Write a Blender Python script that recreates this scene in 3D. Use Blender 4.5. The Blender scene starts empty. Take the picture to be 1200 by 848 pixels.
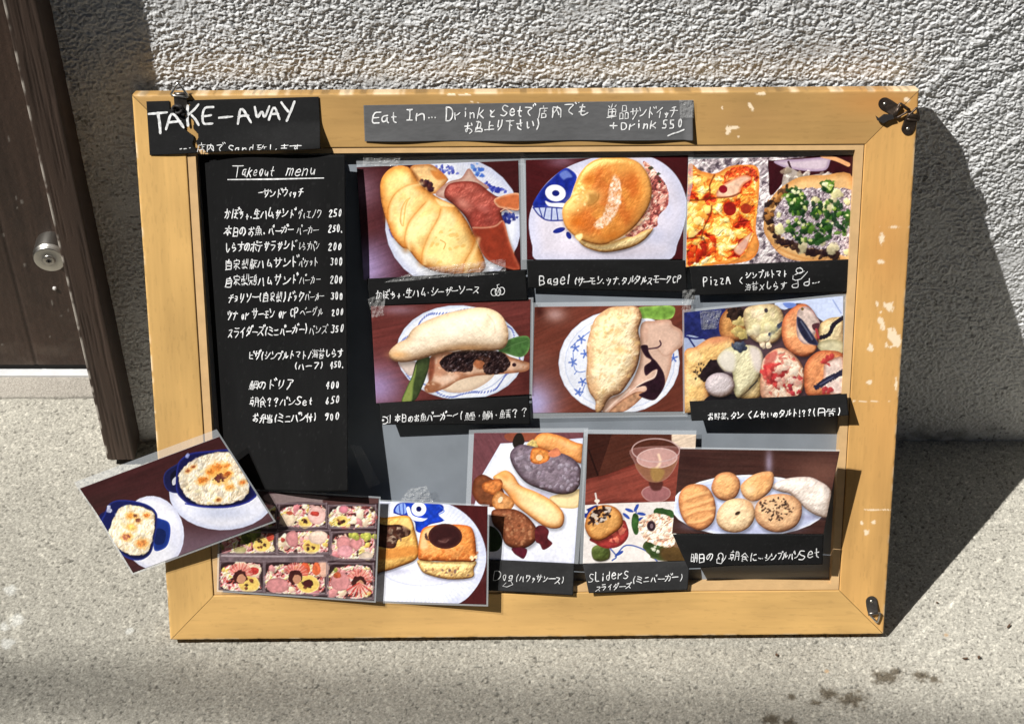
import bpy, math, random
import numpy as np

# ------------------------------------------------------------------ camera, world, sun, exposure
scene = bpy.context.scene
COL = scene.collection
PH_W, PH_H, FPX = 1200.0, 848.0, 2200.0
CAM = np.array([0.0163, -1.7576, 1.923])
PITCH = math.radians(45.1313)
cam_data = bpy.data.cameras.new("camera")
cam_data.sensor_fit = 'HORIZONTAL'
cam_data.sensor_width = 36.0
cam_data.lens = 36.0 * FPX / PH_W
cam_data.clip_start = 0.05
cam_data.clip_end = 400.0
camera = bpy.data.objects.new("camera", cam_data)
COL.objects.link(camera)
camera.location = CAM
camera.rotation_euler = (math.pi / 2 - PITCH, 0.0, 0.0)
scene.camera = camera

SUN = np.array([2.28, 1.0, -3.40])
SUN = SUN / np.linalg.norm(SUN)
world = bpy.data.worlds.new("World")
scene.world = world
world.use_nodes = True
wn = world.node_tree.nodes
sky = wn.new('ShaderNodeTexSky')
sky.sky_type = 'NISHITA'
sky.sun_disc = False
sky.sun_elevation = math.asin(-SUN[2])
sky.sun_rotation = math.atan2(-SUN[0], -SUN[1])
world.node_tree.links.new(sky.outputs[0], wn['Background'].inputs[0])
wn['Background'].inputs[1].default_value = 0.05
sun_data = bpy.data.lights.new("sun", 'SUN')
sun_data.energy = 5.0
sun_data.angle = math.radians(0.5)
sun_data.color = (1.0, 0.98, 0.945)
sun = bpy.data.objects.new("sun", sun_data)
COL.objects.link(sun)
from mathutils import Vector
sun.rotation_euler = Vector(SUN).to_track_quat('-Z', 'Y').to_euler()
sun.location = (-4, -3, 6)

scene.view_settings.view_transform = 'Standard'
scene.view_settings.look = 'None'
scene.view_settings.exposure = 0.34
scene.view_settings.gamma = 1.0
scene.render.engine = 'CYCLES'
scene.cycles.use_denoising = True
scene.cycles.max_bounces = 6

# ------------------------------------------------------------------ where things stand (metres)
CF = np.array([0.0, math.cos(PITCH), -math.sin(PITCH)])
CR = np.array([1.0, 0.0, 0.0])
CU = np.cross(CR, CF)

def ray(x, y):
    return CF + CR * ((x - PH_W / 2) / FPX) - CU * ((y - PH_H / 2) / FPX)

def on_plane(x, y, axis, val):
    d = ray(x, y)
    return CAM + d * ((val - CAM[axis]) / d[axis])

def project(P):
    d = np.asarray(P) - CAM
    z = d @ CF
    return PH_W / 2 + FPX * (d @ CR) / z, PH_H / 2 - FPX * (d @ CU) / z

# the leaning board: bottom corner, width axis, height axis, outward normal
BW, BH, BT = 0.90 * .9949, 0.6917 * .9949, 0.024
PSI, LEAN = math.radians(0.5861), math.radians(26.315)
BO = np.array([-0.41426, -0.33746, 0.0])
BO = BO + (CAM - BO) * (0.0098 / CAM[2])      # the front edge of the tilted frame clears the ground by its thickness
_ex = np.array([math.cos(PSI), math.sin(PSI), 0.0])
_nn = np.array([-math.sin(PSI), math.cos(PSI), 0.0])
BU = _ex
BV = math.cos(LEAN) * np.array([0, 0, 1.0]) + math.sin(LEAN) * _nn
BN = np.cross(BU, BV)

def bpt(u, v, n=0.0):
    return BO + np.multiply.outer(u, BU) + np.multiply.outer(v, BV) + np.multiply.outer(n, BN)

def buv(x, y, n=0.0):
    """photo position -> point of the board plane lifted by n"""
    d = ray(x, y)
    t = ((BO + BN * n - CAM) @ BN) / (d @ BN)
    p = CAM + d * t - BO
    return np.array([p @ BU, p @ BV])

# ------------------------------------------------------------------ mesh helpers
def s2l(c):
    c = np.asarray(c, float) / 255.0
    return np.where(c <= 0.04045, c / 12.92, ((np.clip(c, 0, None) + 0.055) / 1.055) ** 2.4)

def link(name, me, mat=None, parent=None, loc=None):
    o = bpy.data.objects.new(name, me)
    COL.objects.link(o)
    if mat is not None:
        me.materials.append(mat)
    if loc is not None:
        o.location = loc
    if parent is not None:
        o.parent = parent
    return o

def mesh_from(verts, faces, name, smooth=False):
    me = bpy.data.meshes.new(name)
    me.from_pydata([tuple(map(float, v)) for v in verts], [], [tuple(int(i) for i in f) for f in faces])
    if smooth:
        me.polygons.foreach_set('use_smooth', np.ones(len(me.polygons), bool))
    me.update()
    return me

def grid_me(P, name, col=None, smooth=True, keep=None):
    """P (ny,nx,3) -> quad grid mesh; col (ny,nx,3) linear colours per vertex"""
    ny, nx = P.shape[:2]
    idx = np.arange(ny * nx).reshape(ny, nx)
    q = np.stack([idx[:-1, :-1], idx[:-1, 1:], idx[1:, 1:], idx[1:, :-1]], -1)
    if keep is not None:
        q = q[keep]
    q = q.reshape(-1, 4)
    me = bpy.data.meshes.new(name)
    me.vertices.add(ny * nx)
    me.vertices.foreach_set('co', np.ascontiguousarray(P, np.float32).ravel())
    me.loops.add(q.size)
    me.loops.foreach_set('vertex_index', q.ravel().astype(np.int32))
    me.polygons.add(len(q))
    me.polygons.foreach_set('loop_start', (np.arange(len(q)) * 4).astype(np.int32))
    me.polygons.foreach_set('use_smooth', np.full(len(q), smooth, bool))
    me.update(calc_edges=True)
    if col is not None:
        a = me.color_attributes.new('Col', 'FLOAT_COLOR', 'POINT')
        rgba = np.ones((ny * nx, 4), np.float32)
        rgba[:, :3] = col.reshape(-1, 3)
        a.data.foreach_set('color', rgba.ravel())
    return me

class MB:
    """collects faces into ONE mesh"""
    def __init__(s):
        s.v, s.f = [], []
    def add(s, vs, fs):
        b = len(s.v)
        s.v += [np.asarray(v, float) for v in vs]
        s.f += [tuple(b + i for i in f) for f in fs]
    def box(s, lo, hi, bev=0.0):
        (x0, y0, z0), (x1, y1, z1) = lo, hi
        if bev <= 0:
            vs = [(x, y, z) for x in (x0, x1) for y in (y0, y1) for z in (z0, z1)]
            s.add(vs, [(0, 1, 3, 2), (4, 6, 7, 5), (0, 4, 5, 1), (2, 3, 7, 6), (0, 2, 6, 4), (1, 5, 7, 3)])
            return
        me = bpy.data.meshes.new('tmp')
        import bmesh
        bm = bmesh.new()
        bmesh.ops.create_cube(bm, size=1)
        for v in bm.verts:
            v.co = ((x0 + x1) / 2 + v.co.x * (x1 - x0), (y0 + y1) / 2 + v.co.y * (y1 - y0), (z0 + z1) / 2 + v.co.z * (z1 - z0))
        bmesh.ops.bevel(bm, geom=bm.edges[:], offset=bev, segments=2, affect='EDGES', profile=0.5)
        bm.verts.index_update()
        s.add([tuple(v.co) for v in bm.verts], [tuple(v.index for v in f.verts) for f in bm.faces])
        bm.free()
        bpy.data.meshes.remove(me)
    def tube(s, pts, r, k=8, closed=False):
        pts = [np.asarray(p, float) for p in pts]
        n = len(pts)
        rings = []
        up = np.array([0.13, 0.31, 0.94])
        for i, p in enumerate(pts):
            a = pts[(i - 1) % n] if (closed or i > 0) else p
            b = pts[(i + 1) % n] if (closed or i < n - 1) else p
            t = b - a
            t = t / (np.linalg.norm(t) + 1e-12)
            x = np.cross(t, up)
            x /= np.linalg.norm(x) + 1e-12
            y = np.cross(t, x)
            rr = r[i] if hasattr(r, '__len__') else r
            rings.append([p + rr * (math.cos(2 * math.pi * j / k) * x + math.sin(2 * math.pi * j / k) * y) for j in range(k)])
        vs = [v for g in rings for v in g]
        fs = []
        for i in range(n if closed else n - 1):
            i2 = (i + 1) % n
            for j in range(k):
                fs.append((i * k + j, i * k + (j + 1) % k, i2 * k + (j + 1) % k, i2 * k + j))
        if not closed:
            fs.append(tuple(range(k))[::-1])
            fs.append(tuple((n - 1) * k + j for j in range(k)))
        s.add(vs, fs)
    def lathe(s, C, A, X, Y, prof, k=40, a0=0.0):
        """prof: (radius, height along A)"""
        C, A, X, Y = map(np.asarray, (C, A, X, Y))
        vs = []
        for (r, h) in prof:
            for j in range(k):
                t = 2 * math.pi * j / k
                vs.append(C + A * h + r * (math.cos(t) * X + math.sin(t) * Y))
        fs = []
        for i in range(len(prof) - 1):
            for j in range(k):
                fs.append((i * k + j, i * k + (j + 1) % k, (i + 1) * k + (j + 1) % k, (i + 1) * k + j))
        fs.append(tuple((len(prof) - 1) * k + j for j in range(k)))
        s.add(vs, fs)
    def prism(s, poly, T0, T1):
        """poly: list of 2-D points; T0/T1 map a point to the lower / upper 3-D surface"""
        n = len(poly)
        vs = [T0(*p) for p in poly] + [T1(*p) for p in poly]
        fs = [tuple(range(n))[::-1], tuple(range(n, 2 * n))]
        fs += [(i, (i + 1) % n, n + (i + 1) % n, n + i) for i in range(n)]
        s.add(vs, fs)
    def build(s, name, mat, parent=None, origin=(0, 0, 0), smooth=False, recalc=True):
        o3 = np.asarray(origin, float)
        me = mesh_from([v - o3 for v in s.v], s.f, name, smooth)
        if recalc:
            import bmesh
            bm = bmesh.new(); bm.from_mesh(me)
            bmesh.ops.recalc_face_normals(bm, faces=bm.faces[:])
            bm.to_mesh(me); bm.free()
        o = link(name, me, mat, parent)
        if parent is None:
            o.location = o3
        return o

def tag(o, label=None, cat=None, group=None, kind=None):
    if label: o['label'] = label
    if cat: o['category'] = cat
    if group: o['group'] = group
    if kind: o['kind'] = kind
    return o

def empty(name, loc):
    o = bpy.data.objects.new(name, None)
    o.empty_display_size = 0.05
    COL.objects.link(o)
    o.location = loc
    return o

# ------------------------------------------------------------------ noise on arrays
_rs = np.random.RandomState(7)
_TAB = _rs.rand(256, 256).astype(np.float32)

def vnoise(x, y, seed=0):
    x = np.asarray(x, np.float32) + 17.3 * seed
    y = np.asarray(y, np.float32) + 5.1 * seed
    xi = np.floor(x).astype(np.int64); yi = np.floor(y).astype(np.int64)
    fx = x - xi; fy = y - yi
    fx = fx * fx * (3 - 2 * fx); fy = fy * fy * (3 - 2 * fy)
    a = _TAB[yi & 255, xi & 255]; b = _TAB[yi & 255, (xi + 1) & 255]
    c = _TAB[(yi + 1) & 255, xi & 255]; d = _TAB[(yi + 1) & 255, (xi + 1) & 255]
    return (a + (b - a) * fx) * (1 - fy) + (c + (d - c) * fx) * fy

def fbm(x, y, seed=0, o=4):
    s = 0.0; a = 0.5; t = 0.0
    for i in range(o):
        s = s + a * vnoise(x * 2 ** i, y * 2 ** i, seed + i * 3 + 1); t += a; a *= 0.5
    return s / t

def sstep(a, b, x):
    t = np.clip((x - a) / (b - a), 0, 1)
    return t * t * (3 - 2 * t)
# ------------------------------------------------------------------ the printed pictures (what the prints show)
def smooth_poly(P, n=5):
    P = np.asarray(P, float)
    a, b, c, d = np.roll(P, 1, 0), P, np.roll(P, -1, 0), np.roll(P, -2, 0)
    out = []
    for t in np.arange(n) / n:
        out.append(0.5 * (2 * b + (c - a) * t + (2 * a - 5 * b + 4 * c - d) * t ** 2 + (3 * b - a - 3 * c + d) * t ** 3))
    return np.stack(out, 1).reshape(-1, 2)

def smooth_line(P, n=5):
    P = np.asarray(P, float)
    if len(P) < 3:
        return P
    Q = np.vstack([2 * P[0] - P[1], P, 2 * P[-1] - P[-2]])
    out = []
    for i in range(len(P) - 1):
        a, b, c, d = Q[i:i + 4]
        for t in np.arange(n) / n:
            out.append(0.5 * (2 * b + (c - a) * t + (2 * a - 5 * b + 4 * c - d) * t ** 2 + (3 * b - a - 3 * c + d) * t ** 3))
    out.append(P[-1])
    return np.array(out)

def sdf(x, y, P, closed=True):
    n = len(P)
    best = np.full(x.shape, 1e9); nx_ = np.zeros(x.shape); ny_ = np.zeros(x.shape)
    ins = np.zeros(x.shape, bool)
    for i in range(n if closed else n - 1):
        ax, ay = P[i]; bx, by = P[(i + 1) % n]
        ex, ey = bx - ax, by - ay
        L = ex * ex + ey * ey + 1e-9
        t = np.clip(((x - ax) * ex + (y - ay) * ey) / L, 0, 1)
        qx, qy = ax + t * ex, ay + t * ey
        d = (x - qx) ** 2 + (y - qy) ** 2
        m = d < best
        best = np.where(m, d, best); nx_ = np.where(m, qx, nx_); ny_ = np.where(m, qy, ny_)
        if closed:
            cr = ((ay > y) != (by > y))
            if abs(ey) > 1e-9:
                ins ^= cr & (x < ax + ex * (y - ay) / ey)
    d = np.sqrt(best)
    return (np.where(ins, -d, d) if closed else d), nx_, ny_

def inflate(m, it=140):
    """smooth pillow height over a mask (0 at its outline, 1 at its fullest)"""
    st = max(1, int(max(m.shape) / 70))
    c = m[::st, ::st].astype(float)
    u = np.zeros((c.shape[0] + 2, c.shape[1] + 2)); w = np.pad(c, 1)
    for _ in range(it):
        u = (np.roll(u, 1, 0) + np.roll(u, -1, 0) + np.roll(u, 1, 1) + np.roll(u, -1, 1) + 1.0) * .25 * w
    h = np.sqrt(u[1:-1, 1:-1])
    if st > 1:
        yy = np.clip(np.arange(m.shape[0]) / st, 0, c.shape[0] - 1.001); xx = np.clip(np.arange(m.shape[1]) / st, 0, c.shape[1] - 1.001)
        y0 = yy.astype(int); x0 = xx.astype(int); fy = (yy - y0)[:, None]; fx = (xx - x0)[None]
        y1 = np.minimum(y0 + 1, c.shape[0] - 1); x1 = np.minimum(x0 + 1, c.shape[1] - 1)
        h = (h[y0][:, x0] * (1 - fx) + h[y0][:, x1] * fx) * (1 - fy) + (h[y1][:, x0] * (1 - fx) + h[y1][:, x1] * fx) * fy
    return h * st * m

class Pic:
    def __init__(s, quad, nx, ny, bg, seed=1):
        TL, TR, BR, BL = [np.array(q, float) for q in quad]
        S, T = np.meshgrid(np.linspace(0, 1, nx), np.linspace(0, 1, ny))
        s.X = (TL[0] * (1 - S) + TR[0] * S) * (1 - T) + (BL[0] * (1 - S) + BR[0] * S) * T
        s.Y = (TL[1] * (1 - S) + TR[1] * S) * (1 - T) + (BL[1] * (1 - S) + BR[1] * S) * T
        s.img = np.zeros((ny, nx, 3)) + np.array(bg, float)
        s.px = np.linalg.norm(TR - TL) / nx
        s.rng = np.random.RandomState(seed)
        s.seed = seed
    def _win(s, P, m):
        lo = P.min(0) - m; hi = P.max(0) + m
        k = (s.X > lo[0]) & (s.X < hi[0]) & (s.Y > lo[1]) & (s.Y < hi[1])
        return np.nonzero(k)
    def mix(s, k, a, c):
        s.img[k] = s.img[k] * (1 - a[:, None]) + c * a[:, None]
    def fill(s, P, col, edge=None, ew=40, lk=0.0, light=(-0.5, -0.8), soft=None, sm=True, alpha=1.0,
             nz=0.0, ns=25, wob=0.0, ws=18, cn=None, bump=.34, gloss=.07):
        """a patch of the photograph: colour falls from col to edge near its outline"""
        P = smooth_poly(P) if sm else np.asarray(P, float)
        soft = soft or s.px * 0.8
        if lk:
            o = min(ew * .30, 20)
            k = s._win(P, soft * 2 + ew)
            if len(k[0]):
                d, _, _ = sdf(s.X[k] - o * .5, s.Y[k] - o, P)
                s.mix(k, .50 * sstep(o * 1.3, -o * .8, d), s.img[k] * .42)
        k = s._win(P, soft * 2 + wob)
        if not len(k[0]): return
        x, y = s.X[k], s.Y[k]
        d, qx, qy = sdf(x, y, P)
        if wob:
            d = d + (fbm(x / ws, y / ws, s.seed + 3) - 0.5) * 2 * wob
        a = sstep(soft, -soft, d) * alpha
        t = np.clip(-d / ew, 0, 1)
        c = np.zeros((len(x), 3)) + np.array(col, float)
        if cn is not None:
            m = sstep(0.42, 0.62, fbm(x / (ns * 2.2), y / (ns * 2.2), s.seed + 11))[:, None]
            c = c * (1 - m) + np.array(cn, float) * m
        if edge is not None:
            w = (1 - t * t * (3 - 2 * t))[:, None]
            c = c * (1 - w) + np.array(edge, float) * w
        if lk:
            r0, r1, c0, c1 = k[0].min(), k[0].max() + 1, k[1].min(), k[1].max() + 1
            M = np.zeros((r1 - r0, c1 - c0)); M[k[0] - r0, k[1] - c0] = d < 0
            H = inflate(M)
            XX, YY = s.X[r0:r1, c0:c1], s.Y[r0:r1, c0:c1]
            for _ in range(2):
                q = np.pad(H, 1, 'edge'); H = (q[:-2, 1:-1] + q[2:, 1:-1] + q[1:-1, :-2] + q[1:-1, 2:] + 2 * H) / 6
            B = (fbm(XX / 34, YY / 34, s.seed + 61, 3) - .5) * 5 + (fbm(XX / 9, YY / 9, s.seed + 63, 2) - .5) * 1.3
            gy_, gx_ = np.gradient(H * 1.15 + B * bump)
            N0 = 1 / np.sqrt(gx_ ** 2 + gy_ ** 2 + 1)
            Lx, Ly = np.array(light) / np.hypot(*light) * .62
            lam = (-gx_ * Lx - gy_ * Ly + .78) * N0
            hx, hy, hz = Lx / 1.86, Ly / 1.86, 1.78 / 1.86
            spc = np.clip((-gx_ * hx - gy_ * hy + hz) * N0, 0, 1) ** 38
            lam = lam[k[0] - r0, k[1] - c0]; spc = spc[k[0] - r0, k[1] - c0]; rim = N0[k[0] - r0, k[1] - c0]
            c = c * (.50 + .64 * np.clip(lam, 0, 1.2))[:, None]
            dark = np.clip(.75 - lam, 0, 1)[:, None]
            c = c * (1 - dark * np.array([.10, .30, .48]))
            c = c + (spc * gloss * 255)[:, None] * np.array([1, .97, .92])
        if nz:
            c = c * (1 + nz * 2 * (fbm(x / ns, y / ns, s.seed + 21) - 0.5))[:, None]
        s.mix(k, a, np.clip(c, 0, 255))
    def ell(s, cx, cy, rx, ry, col, rot=0.0, **kw):
        t = np.linspace(0, 2 * math.pi, 28, endpoint=False)
        c, sn = math.cos(math.radians(rot)), math.sin(math.radians(rot))
        P = np.stack([cx + rx * np.cos(t) * c - ry * np.sin(t) * sn, cy + rx * np.cos(t) * sn + ry * np.sin(t) * c], 1)
        s.fill(P, col, sm=False, **kw)
    def line(s, P, w, col, alpha=1.0, soft=None, taper=False, wob=0):
        P = smooth_line(P)
        soft = soft or s.px * 0.8
        k = s._win(P, w + soft * 2)
        if not len(k[0]): return
        x, y = s.X[k], s.Y[k]
        d, _, _ = sdf(x, y, P, closed=False)
        if wob:
            d = d + (fbm(x / 9, y / 9, s.seed + 5) - 0.5) * 2 * wob
        s.mix(k, sstep(w / 2 + soft, w / 2 - soft, d) * alpha, np.array(col, float))
    def blobs(s, P, n, r, cols, el=1.6, ang=None, alpha=0.9, soft=None, wob=0.6, relief=.55):
        P = smooth_poly(P)
        lo, hi = P.min(0), P.max(0)
        got = 0
        for _ in range(n * 6):
            q = lo + (hi - lo) * s.rng.rand(2)
            d, _, _ = sdf(np.array([q[0]]), np.array([q[1]]), P)
            if d[0] > -r[0] * 0.4: continue
            rr = r[0] + (r[1] - r[0]) * s.rng.rand()
            e = 1 + (el - 1) * s.rng.rand()
            a = (s.rng.rand() * 180) if ang is None else ang + s.rng.randn() * 18
            k = s._win(np.array([q]), rr * e * 1.3 + 2 * s.px)
            if len(k[0]):
                x, y = s.X[k] - q[0], s.Y[k] - q[1]
                ca, sa = math.cos(math.radians(a)), math.sin(math.radians(a))
                u = (x * ca + y * sa) / (rr * e); v = (-x * sa + y * ca) / rr
                g = np.hypot(u, v) + (fbm(s.X[k] / (rr + 2), s.Y[k] / (rr + 2), got) - 0.5) * 2 * wob
                w = (soft or s.px * 0.9) / rr
                cc = np.array(cols[s.rng.randint(len(cols))], float)
                if relief and rr > 2.2 * s.px:
                    g2 = np.hypot(u - .30 * (ca * .5 + sa * .85) / e, v - .30 * (-sa * .5 + ca * .85))
                    s.mix(k, sstep(1.25, .75, g2) * .38 * relief * alpha, s.img[k] * .35)
                    sh = -(x * .5 + y * .85) / rr
                    cc = cc * (1 + .26 * relief * np.clip(sh, -1.2, 1.0))[:, None]
                    hl = np.exp(-(((x / rr + .32) ** 2 + (y / rr + .42) ** 2) / .07))
                    cc = np.clip(cc + (hl * 46 * relief)[:, None], 0, 255)
                s.mix(k, sstep(1 + w, 1 - w, g) * alpha, cc)
            got += 1
            if got >= n: break
    def mottle(s, P, cols, sc, alpha=1.0, bump=1.0, ang=0.0, el=1.0, soft=None, wob=8, sd=0, gloss=.12):
        """melted, mixed stuff: a ramp of colours over noise, lit from the top left"""
        P = smooth_poly(P)
        soft = soft or s.px * 1.2
        k = s._win(P, soft + wob)
        if not len(k[0]): return
        r0, r1, c0, c1 = k[0].min(), k[0].max() + 1, k[1].min(), k[1].max() + 1
        X, Y = s.X[r0:r1, c0:c1], s.Y[r0:r1, c0:c1]
        ca, sa = math.cos(math.radians(ang)), math.sin(math.radians(ang))
        wx = (fbm(X / (sc * 1.6), Y / (sc * 1.6), s.seed + sd + 71) - .5) * sc * 1.5
        u = ((X + wx) * ca + (Y - wx) * sa) / (sc * el); v = (-(X + wx) * sa + (Y - wx) * ca) / sc
        n = fbm(u, v, s.seed + sd + 73, 3); m = fbm(u * 2.1 + 9, v * 2.1, s.seed + sd + 77, 3)
        f = np.clip((n - .5) * 2.0 + .5, 0, .999) * (len(cols) - 1)
        C = np.array(cols, float); i = f.astype(int); w = sstep(.25, .75, f - i)[..., None]
        c = C[i] * (1 - w) + C[i + 1] * w
        H = n * sc * .55 + m * sc * .35
        gy_, gx_ = np.gradient(H * bump / s.px)
        N0 = 1 / np.sqrt(gx_ ** 2 + gy_ ** 2 + 1)
        lam = (gx_ * .33 + gy_ * .52 + .78) * N0
        sp = np.clip((gx_ * .18 + gy_ * .28 + .95) * N0, 0, 1) ** 60
        c = c * (.42 + .74 * np.clip(lam, 0, 1.3))[..., None] + (sp * gloss * 200)[..., None]
        d, _, _ = sdf(s.X[k], s.Y[k], P)
        d = d + (fbm(s.X[k] / 16, s.Y[k] / 16, s.seed + 79) - .5) * 2 * wob
        s.mix(k, sstep(soft, -soft, d) * alpha, np.clip(c[k[0] - r0, k[1] - c0], 0, 255))
    def glow(s, cx, cy, rx, ry, col, alpha=0.8, rot=0):
        ca, sa = math.cos(math.radians(rot)), math.sin(math.radians(rot))
        x, y = s.X - cx, s.Y - cy
        u = (x * ca + y * sa) / rx; v = (-x * sa + y * ca) / ry
        a = np.exp(-(u * u + v * v) * 1.6)[..., None] * alpha
        s.img = s.img * (1 - a) + np.array(col, float) * a
    def grain(s, ang, amp, sx=160, sy=9):
        ca, sa = math.cos(math.radians(ang)), math.sin(math.radians(ang))
        u = s.X * ca + s.Y * sa; v = -s.X * sa + s.Y * ca
        s.img *= (1 + amp * 2 * (fbm(u / sx, v / sy, s.seed) - 0.5))[..., None]
    def ridges(s, cx, cy, r0, r1, n, col, w=5, alpha=0.5, a0=0, a1=360, el=1.0):
        for i in range(n):
            t = math.radians(a0 + (a1 - a0) * i / n)
            s.line([(cx + r0 * math.cos(t), cy + r0 * el * math.sin(t)), (cx + r1 * math.cos(t), cy + r1 * el * math.sin(t))], w, col, alpha, soft=w)
    def done(s, amp=5):
        n = (fbm(s.X / 6, s.Y / 6, s.seed + 31, 2) - 0.5)[..., None] * 2 * amp
        v = s.img
        pd = np.pad(v, ((1, 1), (1, 1), (0, 0)), 'edge')
        bl = (pd[:-2, 1:-1] + pd[2:, 1:-1] + pd[1:-1, :-2] + pd[1:-1, 2:] + 2 * v) / 6
        m = (fbm(s.X / 210, s.Y / 210, s.seed + 51, 3) - .5)[..., None]
        fi = (fbm(s.X / 11, s.Y / 11, s.seed + 53, 2) - .5)[..., None]
        v = np.clip(v + .9 * (v - bl), 0, 255) * (1 + .16 * m + .10 * fi)
        v = 255 * np.clip(v / 255, 0, 1) ** 1.10
        return np.clip(v * np.array([1.045, 1.03, .995]) + n, 0, 255)

def pic_baguette(nx, ny):
    p = Pic([(42, 110), (1045, 70), (1058, 745), (80, 805)], nx, ny, (66, 26, 28), 3)
    p.glow(60, 740, 260, 260, (172, 155, 205), 1.0); p.glow(60, 250, 170, 170, (150, 118, 140), 0.75); p.glow(120, 480, 120, 90, (96, 50, 52), .6)
    p.grain(-20, .10)
    p.ell(640, 455, 424, 405, (224, 228, 242), edge=(196, 202, 228), ew=60, rot=-5)
    p.ridges(640, 450, 300, 400, 34, (186, 192, 222), 8, .55, -85, 0)
    p.blobs([(540, 100), (640, 110), (680, 160), (560, 140)], 22, (5, 11), [(70, 80, 175), (110, 120, 200)], relief=0)
    p.blobs([(760, 90), (800, 90), (830, 150), (790, 180), (760, 130)], 22, (5, 11), [(70, 110, 200), (120, 160, 220)], relief=0)
    p.blobs([(830, 200), (960, 240), (960, 280), (900, 270)], 22, (5, 11), [(50, 60, 160), (90, 100, 190)], relief=0)
    p.blobs([(950, 390), (1035, 400), (1020, 440), (960, 450)], 26, (6, 12), [(40, 45, 120), (60, 70, 150)], relief=0)
    p.line([(245, 490), (262, 530), (275, 540)], 12, (70, 70, 170), .8)
    p.fill([(375, 110), (500, 92), (600, 170), (600, 200), (540, 265), (480, 262), (425, 195)], (228, 190, 138), edge=(180, 120, 70), ew=30, nz=.2, ns=30)
    p.fill([(500, 130), (560, 140), (600, 175), (540, 185)], (196, 118, 52), alpha=.8, soft=10)
    p.blobs([(440, 190), (500, 200), (510, 250), (460, 240)], 12, (8, 16), [(52, 24, 40), (80, 40, 40)])
    p.fill([(530, 270), (610, 200), (690, 175), (738, 118), (790, 180), (860, 240), (700, 260), (600, 300)], (206, 176, 165), edge=(178, 136, 126), ew=30, nz=.08)
    p.fill([(585, 285), (610, 215), (700, 195), (790, 205), (870, 262), (930, 292), (1045, 280), (1052, 372), (985, 372), (940, 385), (950, 440), (985, 560), (1015, 640), (1060, 730), (1030, 750), (860, 690), (790, 570), (720, 420), (650, 345)],
           (166, 84, 74), edge=(132, 58, 50), ew=50, lk=.22, gloss=.14, bump=.25, nz=.18, ns=55, cn=(150, 66, 58))
    p.fill([(760, 480), (880, 470), (950, 440), (985, 560), (1020, 660), (1050, 735), (1010, 745), (850, 680), (790, 570)], (140, 58, 40), edge=(168, 84, 62), ew=25, nz=.16, ns=40)
    p.fill([(900, 300), (1045, 270), (1050, 370), (975, 365), (915, 350)], (196, 112, 70), edge=(220, 170, 140), ew=18, nz=.12)
    p.line([(940, 440), (900, 470), (830, 480), (760, 478)], 8, (212, 160, 140), .8, soft=6)
    p.line([(935, 380), (965, 365), (1000, 390)], 9, (230, 190, 170), .8)
    p.line([(950, 440), (985, 560), (1015, 640)], 8, (206, 150, 120), .6, soft=6)
    p.glow(700, 330, 60, 40, (214, 150, 138), .7, 30); p.glow(830, 360, 50, 30, (196, 118, 112), .6, 30)
    p.fill([(188, 215), (215, 150), (270, 108), (330, 102), (385, 128), (430, 205), (480, 250), (560, 300), (650, 345), (720, 430), (765, 520), (800, 600), (835, 690), (830, 745), (760, 778), (650, 772), (520, 752), (430, 700), (360, 615), (320, 600), (262, 530), (225, 430), (195, 320)],
           (248, 214, 146), edge=(220, 152, 78), ew=70, lk=.18, bump=.12, gloss=.05, nz=.10, ns=60, cn=(252, 228, 170))
    for c in ([(345, 612), (338, 540), (362, 450), (410, 385), (470, 320)], [(232, 425), (238, 350), (280, 270), (350, 222), (425, 205)], [(440, 700), (450, 620), (490, 520), (545, 420), (562, 365)], [(690, 775), (706, 700), (750, 620), (775, 545)]):
        c = np.array(c, float)
        p.line(c, 30, (214, 142, 66), .50, soft=26); p.line(c + (22, 4), 18, (255, 236, 186), .6, soft=16); p.line(c, 6, (190, 116, 48), .5, soft=7)
    p.fill([(375, 295), (352, 330), (338, 420), (330, 470), (308, 440), (318, 360), (345, 310)], (250, 226, 172), edge=(226, 170, 92), ew=14, alpha=.9, nz=.14)
    p.fill([(528, 298), (600, 320), (650, 350), (560, 350)], (252, 228, 176), edge=(232, 180, 110), ew=14, alpha=.8)
    p.glow(590, 600, 120, 110, (253, 232, 168), .8); p.glow(300, 200, 60, 60, (248, 218, 150), .5)
    p.blobs([(520, 480), (680, 480), (700, 650), (520, 690)], 24, (5, 12), [(228, 178, 96), (250, 226, 160)], el=3, relief=0, ang=-40, alpha=.5)
    p.line([(560, 555), (590, 575), (580, 610)], 7, (206, 150, 74), .7)
    return p.done()

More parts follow.
